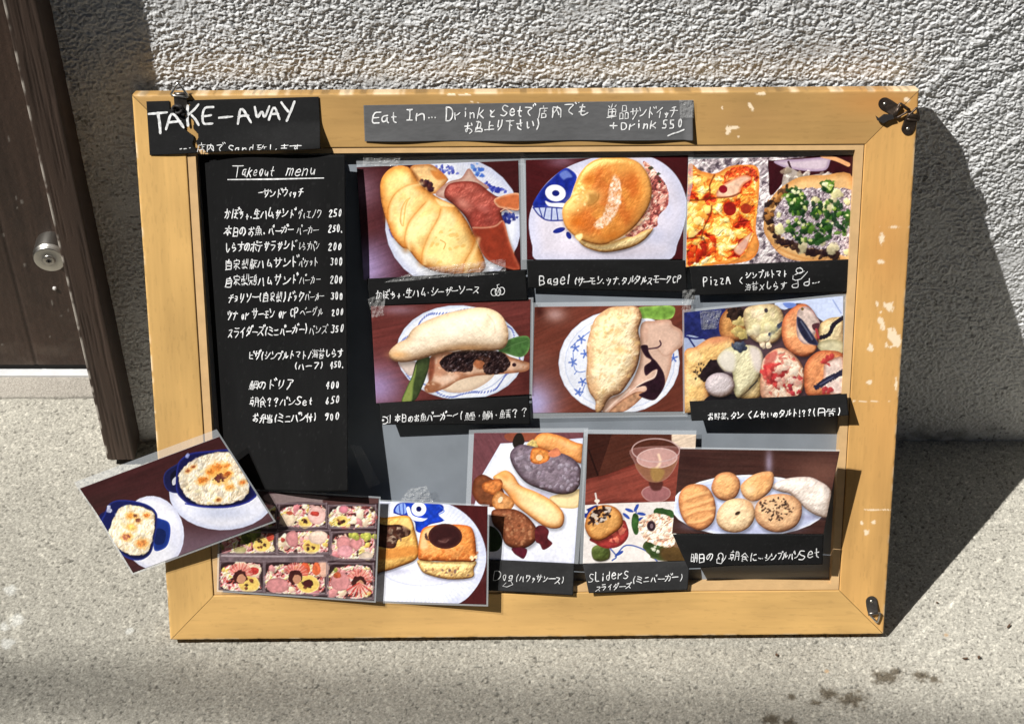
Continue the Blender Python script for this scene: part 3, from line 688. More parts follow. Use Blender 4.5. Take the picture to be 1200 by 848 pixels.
def pic_gratin(nx, ny):
    p = Pic([(20, 330), (785, 50), (1085, 520), (310, 805)], nx, ny, (68, 36, 38), 15)
    p.grain(-20, .16, 200, 12)
    p.glow(800, 700, 420, 170, (120, 104, 122), 1.0, -20); p.glow(600, 640, 180, 120, (112, 94, 108), .7)
    p.ell(800, 372, 290, 196, (226, 228, 244), edge=(200, 206, 232), ew=40, rot=3)
    p.ell(420, 582, 172, 206, (228, 230, 244), edge=(204, 208, 232), ew=36, rot=-10)
    p.glow(800, 470, 220, 50, (196, 204, 232), .8); p.glow(540, 620, 40, 110, (198, 202, 228), .6)
    p.fill([(480, 300), (490, 245), (545, 205), (580, 200), (580, 345), (545, 362), (500, 345)], (30, 32, 78), edge=(46, 54, 120), ew=10)
    p.fill([(518, 262), (548, 235), (550, 290), (528, 318)], (20, 20, 44)); p.fill([(528, 290), (550, 270), (545, 310), (530, 316)], (214, 216, 232))
    p.fill([(555, 215), (585, 165), (640, 138), (740, 128), (840, 122), (880, 160), (930, 240), (985, 350), (985, 385), (920, 425), (800, 444), (650, 432), (585, 400), (548, 340)], (26, 28, 82), edge=(44, 52, 138), ew=16)
    g1 = [(563, 290), (578, 240), (620, 195), (690, 158), (790, 140), (860, 150), (905, 225), (948, 330), (930, 380), (870, 412), (760, 426), (660, 415), (600, 370)]
    p.fill(g1, (232, 222, 200), edge=(186, 172, 156), ew=46, lk=.12, wob=9, ws=22, nz=.16, ns=16)
    p.mottle(g1, [(206, 190, 168), (232, 220, 200), (244, 236, 220), (250, 245, 234), (248, 232, 188)], 26, bump=.45, alpha=.8, wob=9)
    p.blobs(g1, 70, (5, 11), [(244, 238, 226), (216, 204, 188), (244, 230, 186), (232, 218, 200), (200, 188, 178)], el=1.8, alpha=.55, soft=4, relief=.55)
    for (x, y, r, c) in ((775, 225, 34, (214, 130, 58)), (740, 245, 20, (206, 120, 50)), (695, 290, 24, (206, 122, 52)), (795, 275, 36, (92, 44, 46)), (830, 255, 18, (176, 90, 40)), (642, 216, 12, (176, 84, 50)), (614, 238, 11, (160, 84, 56)), (842, 330, 18, (222, 156, 84)), (912, 305, 14, (206, 120, 60)), (782, 400, 11, (150, 84, 50)), (828, 212, 14, (200, 116, 50))):
        p.ell(x, y, r * 1.7, r * 1.15, (236, 176, 92), rot=-15, wob=r * .5, ws=14, soft=14, alpha=.7); p.ell(x, y, r * 1.1, r * .62, c, rot=-15, wob=r * .5, ws=9, soft=6, alpha=.9, nz=.3, ns=8)
    p.line([(600, 420), (700, 438), (830, 440), (930, 418), (985, 382)], 8, (44, 54, 150), .9)
    p.fill([(120, 490), (150, 465), (165, 470), (150, 540), (130, 520)], (28, 32, 90))
    p.fill([(425, 505), (470, 505), (512, 530), (516, 600), (492, 662), (430, 680), (425, 600)], (30, 54, 130), edge=(44, 76, 170), ew=14); p.fill([(440, 560), (490, 575), (480, 640), (430, 640)], (20, 36, 90))
    p.fill([(150, 480), (175, 425), (225, 400), (310, 404), (390, 425), (438, 465), (445, 520), (430, 620), (405, 700), (340, 735), (260, 712), (200, 640), (135, 530)], (26, 32, 92), edge=(42, 56, 140), ew=14)
    p.blobs([(170, 430), (220, 405), (230, 440), (180, 480)], 5, (5, 10), [(190, 196, 230)])
    g2 = [(188, 540), (215, 480), (245, 440), (300, 428), (385, 450), (428, 480), (428, 540), (415, 620), (385, 690), (320, 706), (240, 675), (175, 590)]
    p.fill(g2, (238, 228, 204), edge=(192, 178, 158), ew=40, lk=.12, wob=8, ws=22, nz=.14, ns=16)
    p.mottle(g2, [(210, 194, 170), (236, 222, 200), (246, 238, 220), (252, 248, 236), (250, 234, 190)], 24, bump=.45, alpha=.8, wob=8)
    p.blobs(g2, 60, (5, 10), [(248, 242, 228), (220, 208, 188), (246, 230, 186), (236, 220, 200)], el=1.8, alpha=.55, soft=4, relief=.55)
    for (x, y, r, c) in ((295, 488, 17, (222, 150, 70)), (322, 488, 12, (104, 56, 46)), (338, 512, 14, (120, 70, 60)), (385, 485, 15, (206, 120, 56)), (270, 605, 20, (182, 108, 92)), (360, 640, 24, (214, 140, 80)), (285, 600, 11, (150, 84, 80)), (300, 550, 20, (236, 206, 120))):
        p.ell(x, y, r * 1.6, r * 1.3, (240, 186, 104), wob=r * .5, ws=12, soft=12, alpha=.7); p.ell(x, y, r, r * .8, c, wob=r * .5, ws=8, soft=5, alpha=.9, nz=.3, ns=8)
    p.blobs([(560, 160), (640, 140), (600, 200)], 3, (5, 9), [(150, 160, 216)])
    return p.done(4)

def pic_bento(nx, ny):
    p = Pic([(90, 52), (1080, 125), (1050, 762), (82, 695)], nx, ny, (66, 46, 52), 17)
    p.fill([(380, 90), (740, 110), (720, 150), (420, 150)], (156, 138, 140), alpha=.9); p.fill([(760, 120), (1080, 128), (1070, 155), (770, 160)], (96, 66, 66))
    boxes = [(300, 150, 440, 300), (455, 150, 752, 300), (765, 165, 1060, 306), (95, 325, 440, 462), (448, 315, 775, 465), (785, 330, 1055, 502), (90, 510, 362, 705), (370, 512, 755, 722), (765, 525, 1045, 752)]
    PK, PL, YL, DK, RD = (220, 150, 154), (246, 224, 198), (240, 204, 100), (58, 32, 34), (190, 64, 52)
    for i, (x0, y0, x1, y1) in enumerate(boxes):
        R = [(x0 + 8, y0 + 6), (x1 - 8, y0 + 8), (x1 - 4, y1 - 8), (x0 + 8, y1 - 10)]
        p.fill(R, (58, 38, 42), edge=(104, 86, 92), ew=18)
        w, h = x1 - x0, y1 - y0
        rg = [(x0 + .1 * w, y0 + .2 * h), (x0 + .9 * w, y0 + .12 * h), (x0 + .93 * w, y0 + .9 * h), (x0 + .08 * w, y0 + .9 * h)]
        p.mottle(rg, [(70, 40, 40), (196, 100, 90), (236, 160, 166), (248, 216, 196), (250, 232, 190), (240, 204, 110)], 24, bump=1.1, wob=12, sd=i * 7)
        p.blobs(rg, 6, (14, 26), [PK, PL, (222, 140, 150), (236, 190, 178), (250, 236, 214)], el=1.7, alpha=.95)
        p.blobs(rg, 7, (8, 15), [DK, RD, YL, (240, 214, 130), (150, 156, 60), (120, 60, 60)], el=1.8, alpha=.9)
        p.blobs(rg, 8, (5, 10), [(252, 240, 226), (244, 196, 196), DK], el=2.2, alpha=.8)
    p.blobs([(240, 340), (340, 320), (300, 390), (230, 400)], 14, (10, 20), [(112, 128, 40), (140, 150, 60), (90, 104, 36)])
    def egg(x, y, r):
        p.ell(x, y, r * 1.2, r, (242, 208, 108), edge=(248, 228, 160), ew=10, nz=.12, wob=5); p.blobs([(x - r * .6, y - r * .5), (x + r * .6, y - r * .5), (x + r * .6, y + r * .5), (x - r * .6, y + r * .5)], 5, (5, 12), [(70, 40, 36), (120, 60, 40)])
    egg(350, 405, 46); egg(270, 655, 56); egg(640, 655, 58); egg(660, 420, 46); egg(620, 270, 36); egg(845, 262, 36)
    p.ell(640, 650, 32, 24, (86, 36, 36), wob=5)
    for (x, y, rx, ry, c) in ((690, 225, 56, 58, (240, 196, 192)), (540, 370, 40, 52, PK), (860, 400, 44, 46, PK), (940, 400, 40, 40, PK), (450, 665, 70, 50, PK), (840, 640, 62, 60, PK), (860, 190, 30, 26, (226, 140, 160)), (510, 250, 50, 40, PL), (300, 570, 50, 40, PL), (700, 360, 58, 44, (248, 220, 206)), (730, 560, 40, 50, (244, 196, 176)), (215, 440, 40, 24, (196, 186, 130)), (870, 450, 50, 40, (238, 170, 182)), (1000, 480, 44, 24, (226, 206, 190))):
        p.ell(x, y, rx, ry, c, edge=tuple(int(v * .88) for v in c), ew=18, nz=.12, ns=20, wob=7)
    for (x, y, rx, ry, c) in ((680, 215, 28, 16, RD), (620, 560, 30, 40, (224, 96, 50)), (690, 560, 26, 40, (226, 110, 60)), (300, 572, 34, 24, (186, 56, 50)), (820, 600, 24, 20, (190, 90, 50)), (400, 360, 22, 26, (206, 84, 60)), (520, 210, 20, 12, (196, 96, 66))):
        p.ell(x, y, rx, ry, c, nz=.25, ns=14, wob=5)
    for (x, y) in ((215, 600), (560, 600), (955, 640)):     # frilled paper cups
        for k in range(18):
            t = math.radians(200 + 160 * k / 17)
            p.line([(x, y), (x + 75 * math.cos(t), y + 78 * math.sin(t))], 9, (222, 110, 100) if k % 2 else (240, 160, 150), .8)
        p.ell(x, y + 10, 44, 44, (78, 36, 34), wob=9, nz=.2); p.ell(x + 8, y + 24, 26, 30, (206, 150, 120), wob=7)
    for k in range(12):
        t = math.radians(20 + 130 * k / 11)
        p.line([(955, 650), (955 + 85 * math.cos(t), 650 + 88 * math.sin(t))], 9, (214, 70, 60) if k % 2 else (240, 190, 180), .85)
    p.blobs([(900, 340), (1050, 340), (1040, 380), (930, 370)], 20, (8, 16), [(206, 206, 90), (170, 176, 70)])
    for (x0, y0, x1, y1) in boxes:
        for a, b in (((x0, y1), (x1, y1)), ((x0, y0), (x1, y0 + 4)), ((x0, y0), (x0, y1)), ((x1, y0), (x1, y1))):
            p.line([a, b], 8, (146, 130, 140), .75, soft=4)
        p.line([(x0 + 10, y1 - 10), (x1 - 12, y1 - 8)], 5, (220, 212, 220), .5, soft=4)
    p.fill([(90, 462), (440, 470), (760, 470), (760, 512), (90, 505)], (128, 112, 120), alpha=.85, nz=.3); p.line([(100, 475), (420, 480), (730, 478)], 9, (206, 196, 206), .75, soft=5)
    return p.done()

def pic_cakes(nx, ny):
    p = Pic([(110, 145), (805, 175), (795, 780), (100, 765)], nx, ny, (74, 28, 30), 19)
    p.grain(80, .1)
    p.fill([(-150, 480), (-80, 260), (60, 150), (260, 118), (460, 132), (620, 190), (730, 290), (790, 430), (785, 560), (720, 690), (600, 785), (300, 860), (0, 800)], (228, 232, 248), edge=(206, 212, 240), ew=70)
    p.ridges(400, 470, 300, 372, 44, (196, 204, 236), 8, .6, -60, 120, .92)
    p.ell(400, 560, 260, 110, (222, 226, 244), edge=(196, 202, 232), ew=16, alpha=.8)
    p.fill([(222, 215), (240, 165), (300, 150), (420, 150), (520, 165), (530, 200), (500, 225), (530, 265), (440, 290), (400, 335), (360, 325), (350, 270), (300, 240)], (28, 66, 186), edge=(22, 46, 150), ew=16, nz=.25, ns=24)
    p.fill([(232, 205), (250, 168), (290, 158), (300, 210), (270, 225)], (160, 186, 240), alpha=.85); p.line([(255, 170), (262, 225)], 6, (30, 60, 170)); p.line([(280, 160), (284, 222)], 6, (30, 60, 170)); p.line([(222, 215), (270, 228), (310, 240)], 7, (20, 40, 140))
    p.fill([(300, 190), (318, 180), (340, 230), (400, 248), (430, 250), (390, 268), (325, 250)], (232, 238, 252)); p.ell(378, 193, 46, 43, (236, 240, 252)); p.ell(378, 192, 17, 17, (14, 22, 96))
    p.line([(505, 170), (535, 205), (500, 230), (535, 262)], 7, (60, 100, 206), .7)
    p.glow(560, 620, 190, 30, (176, 176, 206), .7); p.glow(240, 575, 120, 24, (176, 176, 206), .6)
    p.fill([(90, 260), (165, 245), (300, 232), (335, 262), (352, 320), (374, 420), (360, 500), (250, 550), (150, 580), (90, 570)], (224, 182, 108), edge=(196, 140, 62), ew=26, lk=.1, nz=.16, ns=24)
    p.fill([(100, 450), (230, 430), (350, 420), (365, 470), (200, 500), (100, 500)], (206, 130, 62), alpha=.7, soft=14)
    p.fill([(100, 285), (170, 290), (260, 288), (320, 312), (318, 352), (250, 380), (225, 430), (160, 430), (100, 400)], (82, 50, 40), edge=(52, 28, 26), ew=22, nz=.3, ns=24); p.blobs([(180, 320), (310, 320), (280, 370), (200, 400)], 18, (6, 14), [(120, 92, 80), (160, 140, 126), (60, 34, 30)], el=2)
    p.fill([(250, 270), (310, 250), (335, 290), (320, 320)], (240, 206, 140), alpha=.8, soft=10)
    p.fill([(372, 505), (480, 515), (600, 512), (728, 508), (718, 560), (706, 612), (560, 624), (420, 592), (380, 550)], (228, 200, 142), edge=(206, 170, 108), ew=26, lk=.1, bump=.5, nz=.16, ns=16)
    p.blobs([(400, 560), (700, 560), (690, 605), (450, 600)], 26, (4, 9), [(160, 110, 70), (196, 160, 110), (110, 80, 80)], alpha=.7); p.line([(390, 530), (550, 535), (715, 530)], 7, (246, 226, 176), .6, soft=6)
    p.fill([(372, 470), (380, 380), (400, 315), (460, 292), (560, 285), (680, 292), (718, 330), (732, 420), (726, 508), (650, 514), (500, 512), (385, 506)], (218, 142, 76), edge=(194, 108, 48), ew=36, lk=.14, nz=.14, ns=40, cn=(230, 164, 100))
    p.fill([(395, 350), (430, 310), (470, 305), (430, 370), (430, 430), (385, 430)], (236, 206, 160), alpha=.8, soft=14)
    p.blobs([(400, 440), (710, 430), (700, 500), (400, 500)], 24, (5, 12), [(190, 100, 44), (238, 176, 110)], alpha=.5); p.blobs([(690, 470), (730, 470), (726, 506), (690, 508)], 7, (4, 8), [(250, 226, 190)])
    p.ell(541, 358, 106, 78, (58, 28, 30), edge=(78, 42, 38), ew=22, nz=.12); p.glow(535, 385, 50, 14, (104, 68, 66), .8, -20); p.line([(500, 385), (540, 395), (560, 380)], 6, (140, 110, 106), .6, soft=5)
    p.blobs([(418, 345), (438, 345), (438, 390), (420, 390)], 6, (5, 10), [(90, 60, 56)])
    return p.done(4)

def pic_dog(nx, ny):
    p = Pic([(80, 50), (597, 50), (556, 665), (55, 650)], nx, ny, (112, 70, 78), 21)
    p.grain(60, .12, 90, 8)
    p.fill([(205, 100), (400, 90), (600, 75), (595, 300), (575, 520), (556, 680), (40, 660), (60, 480), (120, 245)], (226, 230, 248), sm=False, edge=(208, 214, 240), ew=30)
    p.fill([(230, 55), (360, 50), (370, 80), (250, 90)], (150, 84, 60), alpha=.8)
    p.fill([(262, 90), (280, 55), (305, 55), (318, 95), (290, 125), (268, 118)], (40, 34, 30))
    p.fill([(360, 95), (385, 58), (430, 52), (490, 66), (560, 95), (600, 112), (595, 190), (540, 178), (470, 150), (390, 125)], (228, 164, 104), edge=(202, 130, 72), ew=24, lk=.1, nz=.1); p.glow(520, 110, 60, 16, (238, 196, 148), .7, 25)
    p.blobs([(325, 90), (370, 90), (370, 120), (335, 120)], 8, (6, 12), [(190, 170, 110), (120, 110, 60), (220, 200, 160)])
    p.glow(420, 345, 150, 24, (170, 168, 196), .7, 18)
    p.fill([(440, 350), (520, 330), (584, 315), (576, 395), (500, 402), (455, 385)], (230, 210, 168), edge=(204, 178, 130), ew=16)
    p.fill([(250, 165), (262, 128), (300, 106), (350, 112), (440, 135), (520, 155), (572, 195), (588, 240), (580, 292), (550, 328), (490, 338), (420, 322), (330, 286), (275, 225)], (124, 112, 126), edge=(92, 78, 92), ew=36, lk=.16, nz=.16, ns=20)
    p.blobs([(270, 140), (340, 120), (560, 200), (570, 290), (480, 320), (330, 270)], 90, (4, 10), [(168, 160, 178), (146, 132, 150), (104, 90, 104)], el=1.8, alpha=.6)
    p.fill([(345, 165), (360, 120), (420, 130), (440, 150), (430, 180), (390, 196), (355, 190)], (206, 138, 76), edge=(176, 100, 50), ew=14, nz=.3, ns=14); p.ell(388, 166, 16, 14, (234, 196, 160)); p.fill([(430, 145), (470, 120), (490, 150), (450, 165)], (190, 120, 90), nz=.3)
    p.fill([(72, 320), (82, 270), (120, 246), (165, 265), (210, 300), (230, 380), (180, 400), (110, 390), (78, 350)], (126, 76, 50), edge=(98, 52, 34), ew=26, nz=.22, ns=18)
    p.fill([(195, 240), (232, 226), (268, 250), (300, 296), (370, 325), (440, 362), (490, 405), (508, 445), (495, 490), (450, 500), (400, 482), (330, 432), (280, 392), (240, 340), (205, 300), (170, 262)], (236, 204, 156), edge=(218, 156, 96), ew=32, lk=.10, bump=.14, nz=.06, ns=40); p.glow(225, 255, 40, 24, (226, 140, 70), .7, 30); p.glow(270, 350, 24, 50, (230, 150, 84), .6, -20); p.glow(400, 415, 70, 30, (246, 226, 190), .7, 30)
    p.fill([(120, 290), (160, 272), (205, 268), (215, 300), (180, 340), (150, 335), (125, 320)], (206, 132, 76), edge=(150, 84, 44), ew=16, nz=.3, ns=14); p.fill([(165, 370), (190, 325), (225, 335), (270, 375), (255, 410), (215, 420), (180, 408)], (212, 156, 104), edge=(170, 110, 60), ew=18, nz=.3, ns=16); p.ell(205, 365, 10, 16, (240, 220, 190), rot=30)
    p.fill([(165, 420), (215, 408), (280, 412), (335, 445), (376, 500), (374, 555), (330, 592), (275, 598), (228, 575), (205, 520), (170, 480)], (142, 88, 62), edge=(104, 58, 38), ew=34, lk=.16, nz=.2, ns=14)
    p.blobs([(215, 430), (300, 430), (360, 520), (320, 580), (230, 550)], 60, (3, 7), [(176, 124, 92), (112, 64, 44), (196, 146, 112)], alpha=.55)
    p.fill([(372, 498), (405, 485), (435, 510), (430, 545), (452, 572), (410, 602), (392, 575), (372, 560)], (92, 36, 42), nz=.3); p.fill([(262, 595), (330, 598), (318, 645), (290, 635), (268, 618)], (86, 30, 44), nz=.3)
    p.fill([(130, 500), (180, 500), (215, 560), (190, 610), (130, 600)], (44, 60, 34), nz=.3)
    return p.done()

def pic_sliders(nx, ny):
    p = Pic([(80, 42), (620, 40), (580, 665), (55, 675)], nx, ny, (86, 48, 38), 23)
    p.fill([(70, 40), (200, 42), (130, 250), (70, 270)], (64, 34, 28), sm=False); p.line([(85, 120), (130, 240)], 8, (40, 20, 18))
    p.fill([(497, 30), (640, 30), (640, 110), (540, 110), (497, 75)], (226, 208, 192), sm=False, soft=5)
    p.fill([(55, 275), (180, 235), (310, 185), (420, 150), (640, 120), (640, 370), (500, 372), (200, 378), (50, 390)], (136, 70, 60), edge=(110, 52, 44), ew=30, nz=.12, ns=60)
    p.grain(-18, .14, 120, 8)
    p.fill([(45, 388), (200, 378), (520, 368), (640, 360), (620, 690), (30, 690)], (226, 222, 224), sm=False, nz=.05, ns=40)
    p.line([(215, 640), (270, 585), (360, 610), (420, 665)], 7, (60, 90, 170), .9); p.line([(190, 600), (220, 640), (200, 660)], 7, (60, 90, 170), .9)
    for (x, y, a) in ((285, 412, 20), (320, 400, -60), (345, 430, 10), (270, 440, 40), (345, 455, -15), (235, 625, -30)): p.ell(x, y, 22, 8, (56, 84, 170), rot=a)
    p.fill([(60, 440), (70, 410), (130, 385), (120, 420), (80, 450)], (40, 60, 140)); p.ell(70, 418, 9, 9, (226, 230, 244)); p.line([(320, 388), (318, 440)], 6, (56, 84, 170))
    p.fill([(345, 330), (365, 300), (420, 288), (480, 305), (488, 340), (450, 368), (380, 366)], (170, 126, 136), alpha=.7, edge=(206, 176, 180), ew=8); p.fill([(385, 270), (450, 270), (440, 310), (400, 312)], (80, 44, 40), alpha=.9, soft=6)
    p.fill([(302, 110), (312, 180), (340, 235), (385, 270), (450, 268), (500, 225), (535, 150), (538, 100)], (166, 116, 116), alpha=.55, edge=(196, 160, 160), ew=14)
    p.fill([(318, 185), (345, 235), (390, 272), (448, 268), (495, 225), (522, 160), (420, 200)], (150, 110, 82), alpha=.75, soft=6)
    p.ell(424, 156, 102, 50, (206, 168, 166), edge=(226, 200, 200), ew=8, alpha=.9, rot=-4); p.line([(432, 140), (440, 175), (425, 200)], 12, (250, 226, 200), .8, soft=6)
    t = np.linspace(0, 2 * math.pi, 24)
    p.line(np.stack([418 + 118 * np.cos(t), 118 + 56 * np.sin(t)], 1), 6, (206, 180, 182), .8)
    p.fill([(395, 205), (460, 215), (440, 265), (400, 262)], (176, 150, 84), alpha=.6, soft=8)
    p.fill([(100, 600), (140, 580), (185, 600), (185, 650), (140, 665), (105, 650)], (84, 98, 50), edge=(110, 122, 74), ew=12, lk=.1, nz=.2)
    p.fill([(95, 545), (240, 460), (275, 490), (278, 545), (235, 590), (170, 600), (115, 575)], (170, 64, 62), edge=(130, 44, 44), ew=20, nz=.25, ns=20); p.blobs([(190, 500), (270, 490), (250, 560), (200, 570)], 12, (8, 16), [(206, 90, 80), (226, 130, 110), (150, 50, 56)])
    p.fill([(66, 480), (82, 430), (120, 395), (170, 385), (220, 400), (250, 440), (248, 490), (200, 530), (140, 562), (95, 548), (72, 515)], (212, 160, 98), edge=(180, 118, 62), ew=30, lk=.12, nz=.08)
    p.blobs([(85, 460), (120, 400), (180, 398), (190, 440), (130, 480), (90, 490)], 46, (5, 9), [(46, 28, 26), (66, 40, 34), (206, 196, 190)], el=2.4, relief=0)
    p.line([(118, 330), (128, 385)], 8, (222, 214, 214)); p.ell(126, 366, 13, 9, (236, 226, 220))
    gr = [(305, 430), (330, 440), (330, 520), (310, 530), (295, 480)]
    p.fill(gr, (60, 96, 50), nz=.3); p.fill([(400, 420), (430, 398), (500, 415), (505, 450), (430, 445)], (56, 88, 48), nz=.3, wob=6); p.fill([(350, 580), (410, 560), (500, 590), (575, 640), (570, 670), (420, 660), (370, 620)], (64, 84, 46), edge=(90, 100, 60), ew=16, nz=.3, wob=6)
    p.fill([(440, 600), (580, 560), (590, 670), (460, 668)], (96, 66, 40), alpha=.8, soft=16, nz=.2)
    sl = [(330, 480), (370, 440), (430, 430), (495, 455), (510, 520), (500, 590), (420, 585), (350, 545)]
    p.fill(sl, (236, 214, 196), edge=(212, 180, 160), ew=24, nz=.14, ns=18, wob=6); p.mottle(sl, [(196, 146, 126), (230, 196, 176), (246, 230, 214), (252, 244, 234)], 18, bump=.9, wob=8); p.blobs(sl, 14, (6, 11), [(246, 232, 216), (226, 186, 166), (214, 166, 146), (250, 240, 228)], alpha=.7)
    p.ell(393, 490, 22, 27, (52, 36, 44), edge=(90, 70, 80), ew=8); p.ell(395, 490, 8, 12, (130, 110, 120))
    p.blobs([(380, 590), (440, 590), (440, 620), (390, 620)], 5, (5, 9), [(220, 222, 210)])
    return p.done()

def pic_breads(nx, ny):
    p = Pic([(82, 72), (960, 88), (872, 545), (38, 542)], nx, ny, (68, 38, 32), 25)
    p.grain(3, .2, 220, 10)
    p.glow(860, 200, 200, 120, (120, 76, 62), .8); p.glow(575, 150, 26, 90, (160, 150, 186), .7); p.glow(160, 140, 120, 60, (48, 20, 18), .6)
    p.ell(462, 388, 430, 172, (196, 206, 240), edge=(226, 232, 250), ew=12); p.ell(462, 392, 400, 150, (190, 200, 236), edge=(180, 190, 228), ew=30)
    for g in ((190, 500, 120, 30), (400, 520, 120, 24), (640, 520, 140, 24), (350, 345, 80, 20), (800, 450, 100, 20)): p.glow(*g, (140, 140, 180), .6)
    p.fill([(590, 285), (620, 255), (690, 233), (790, 228), (850, 250), (900, 285), (915, 330), (900, 440), (850, 446), (790, 415), (740, 370), (690, 322), (640, 310)], (220, 208, 202), edge=(196, 180, 176), ew=40, lk=.12, nz=.10, ns=26); p.glow(720, 270, 60, 24, (238, 230, 226), .6)
    p.fill([(258, 275), (280, 225), (320, 203), (370, 205), (410, 240), (415, 290), (390, 340), (340, 360), (290, 345), (262, 310)], (214, 156, 82), edge=(184, 120, 62), ew=34, lk=.14, nz=.10); p.glow(340, 240, 30, 20, (230, 186, 116), .6)
    p.fill([(418, 285), (440, 250), (490, 215), (550, 198), (592, 202), (602, 240), (585, 300), (530, 350), (480, 362), (435, 335)], (216, 160, 84), edge=(196, 140, 80), ew=32, lk=.12, nz=.08); p.glow(470, 300, 40, 36, (230, 204, 152), .9); p.glow(560, 230, 40, 20, (210, 132, 52), .7)
    p.fill([(74, 350), (92, 300), (130, 272), (180, 266), (230, 280), (266, 330), (282, 400), (270, 470), (225, 515), (180, 522), (120, 490), (85, 430)], (214, 148, 70), edge=(186, 116, 48), ew=36, lk=.12, nz=.12)
    for c in ([(110, 350), (160, 330), (240, 310)], [(100, 400), (170, 380), (262, 350)], [(110, 440), (180, 410), (270, 400)], [(130, 480), (200, 470), (262, 440)]):
        p.line(c, 16, (238, 190, 116), .6, soft=10); p.line(np.array(c, float) + (2, 14), 7, (176, 106, 40), .55, soft=6)
    p.fill([(284, 455), (300, 400), (345, 358), (410, 345), (465, 360), (495, 405), (494, 460), (460, 510), (400, 536), (335, 528), (295, 495)], (218, 190, 146), edge=(196, 158, 112), ew=40, lk=.12, nz=.08); p.glow(470, 380, 40, 40, (206, 150, 92), .6); p.glow(360, 420, 50, 30, (232, 212, 176), .7)
    p.ell(402, 428, 16, 9, (60, 40, 30), rot=-30, soft=4)
    p.fill([(496, 420), (510, 370), (560, 332), (640, 320), (710, 335), (752, 380), (750, 450), (715, 505), (640, 535), (570, 525), (510, 480)], (216, 170, 118), edge=(184, 132, 84), ew=44, lk=.14, nz=.08); p.glow(600, 400, 70, 40, (230, 194, 148), .6)
    p.blobs([(520, 380), (580, 345), (680, 345), (710, 400), (660, 460), (570, 470)], 80, (3, 6), [(52, 36, 30), (80, 54, 40), (110, 74, 50)], el=1.8)
    return p.done()
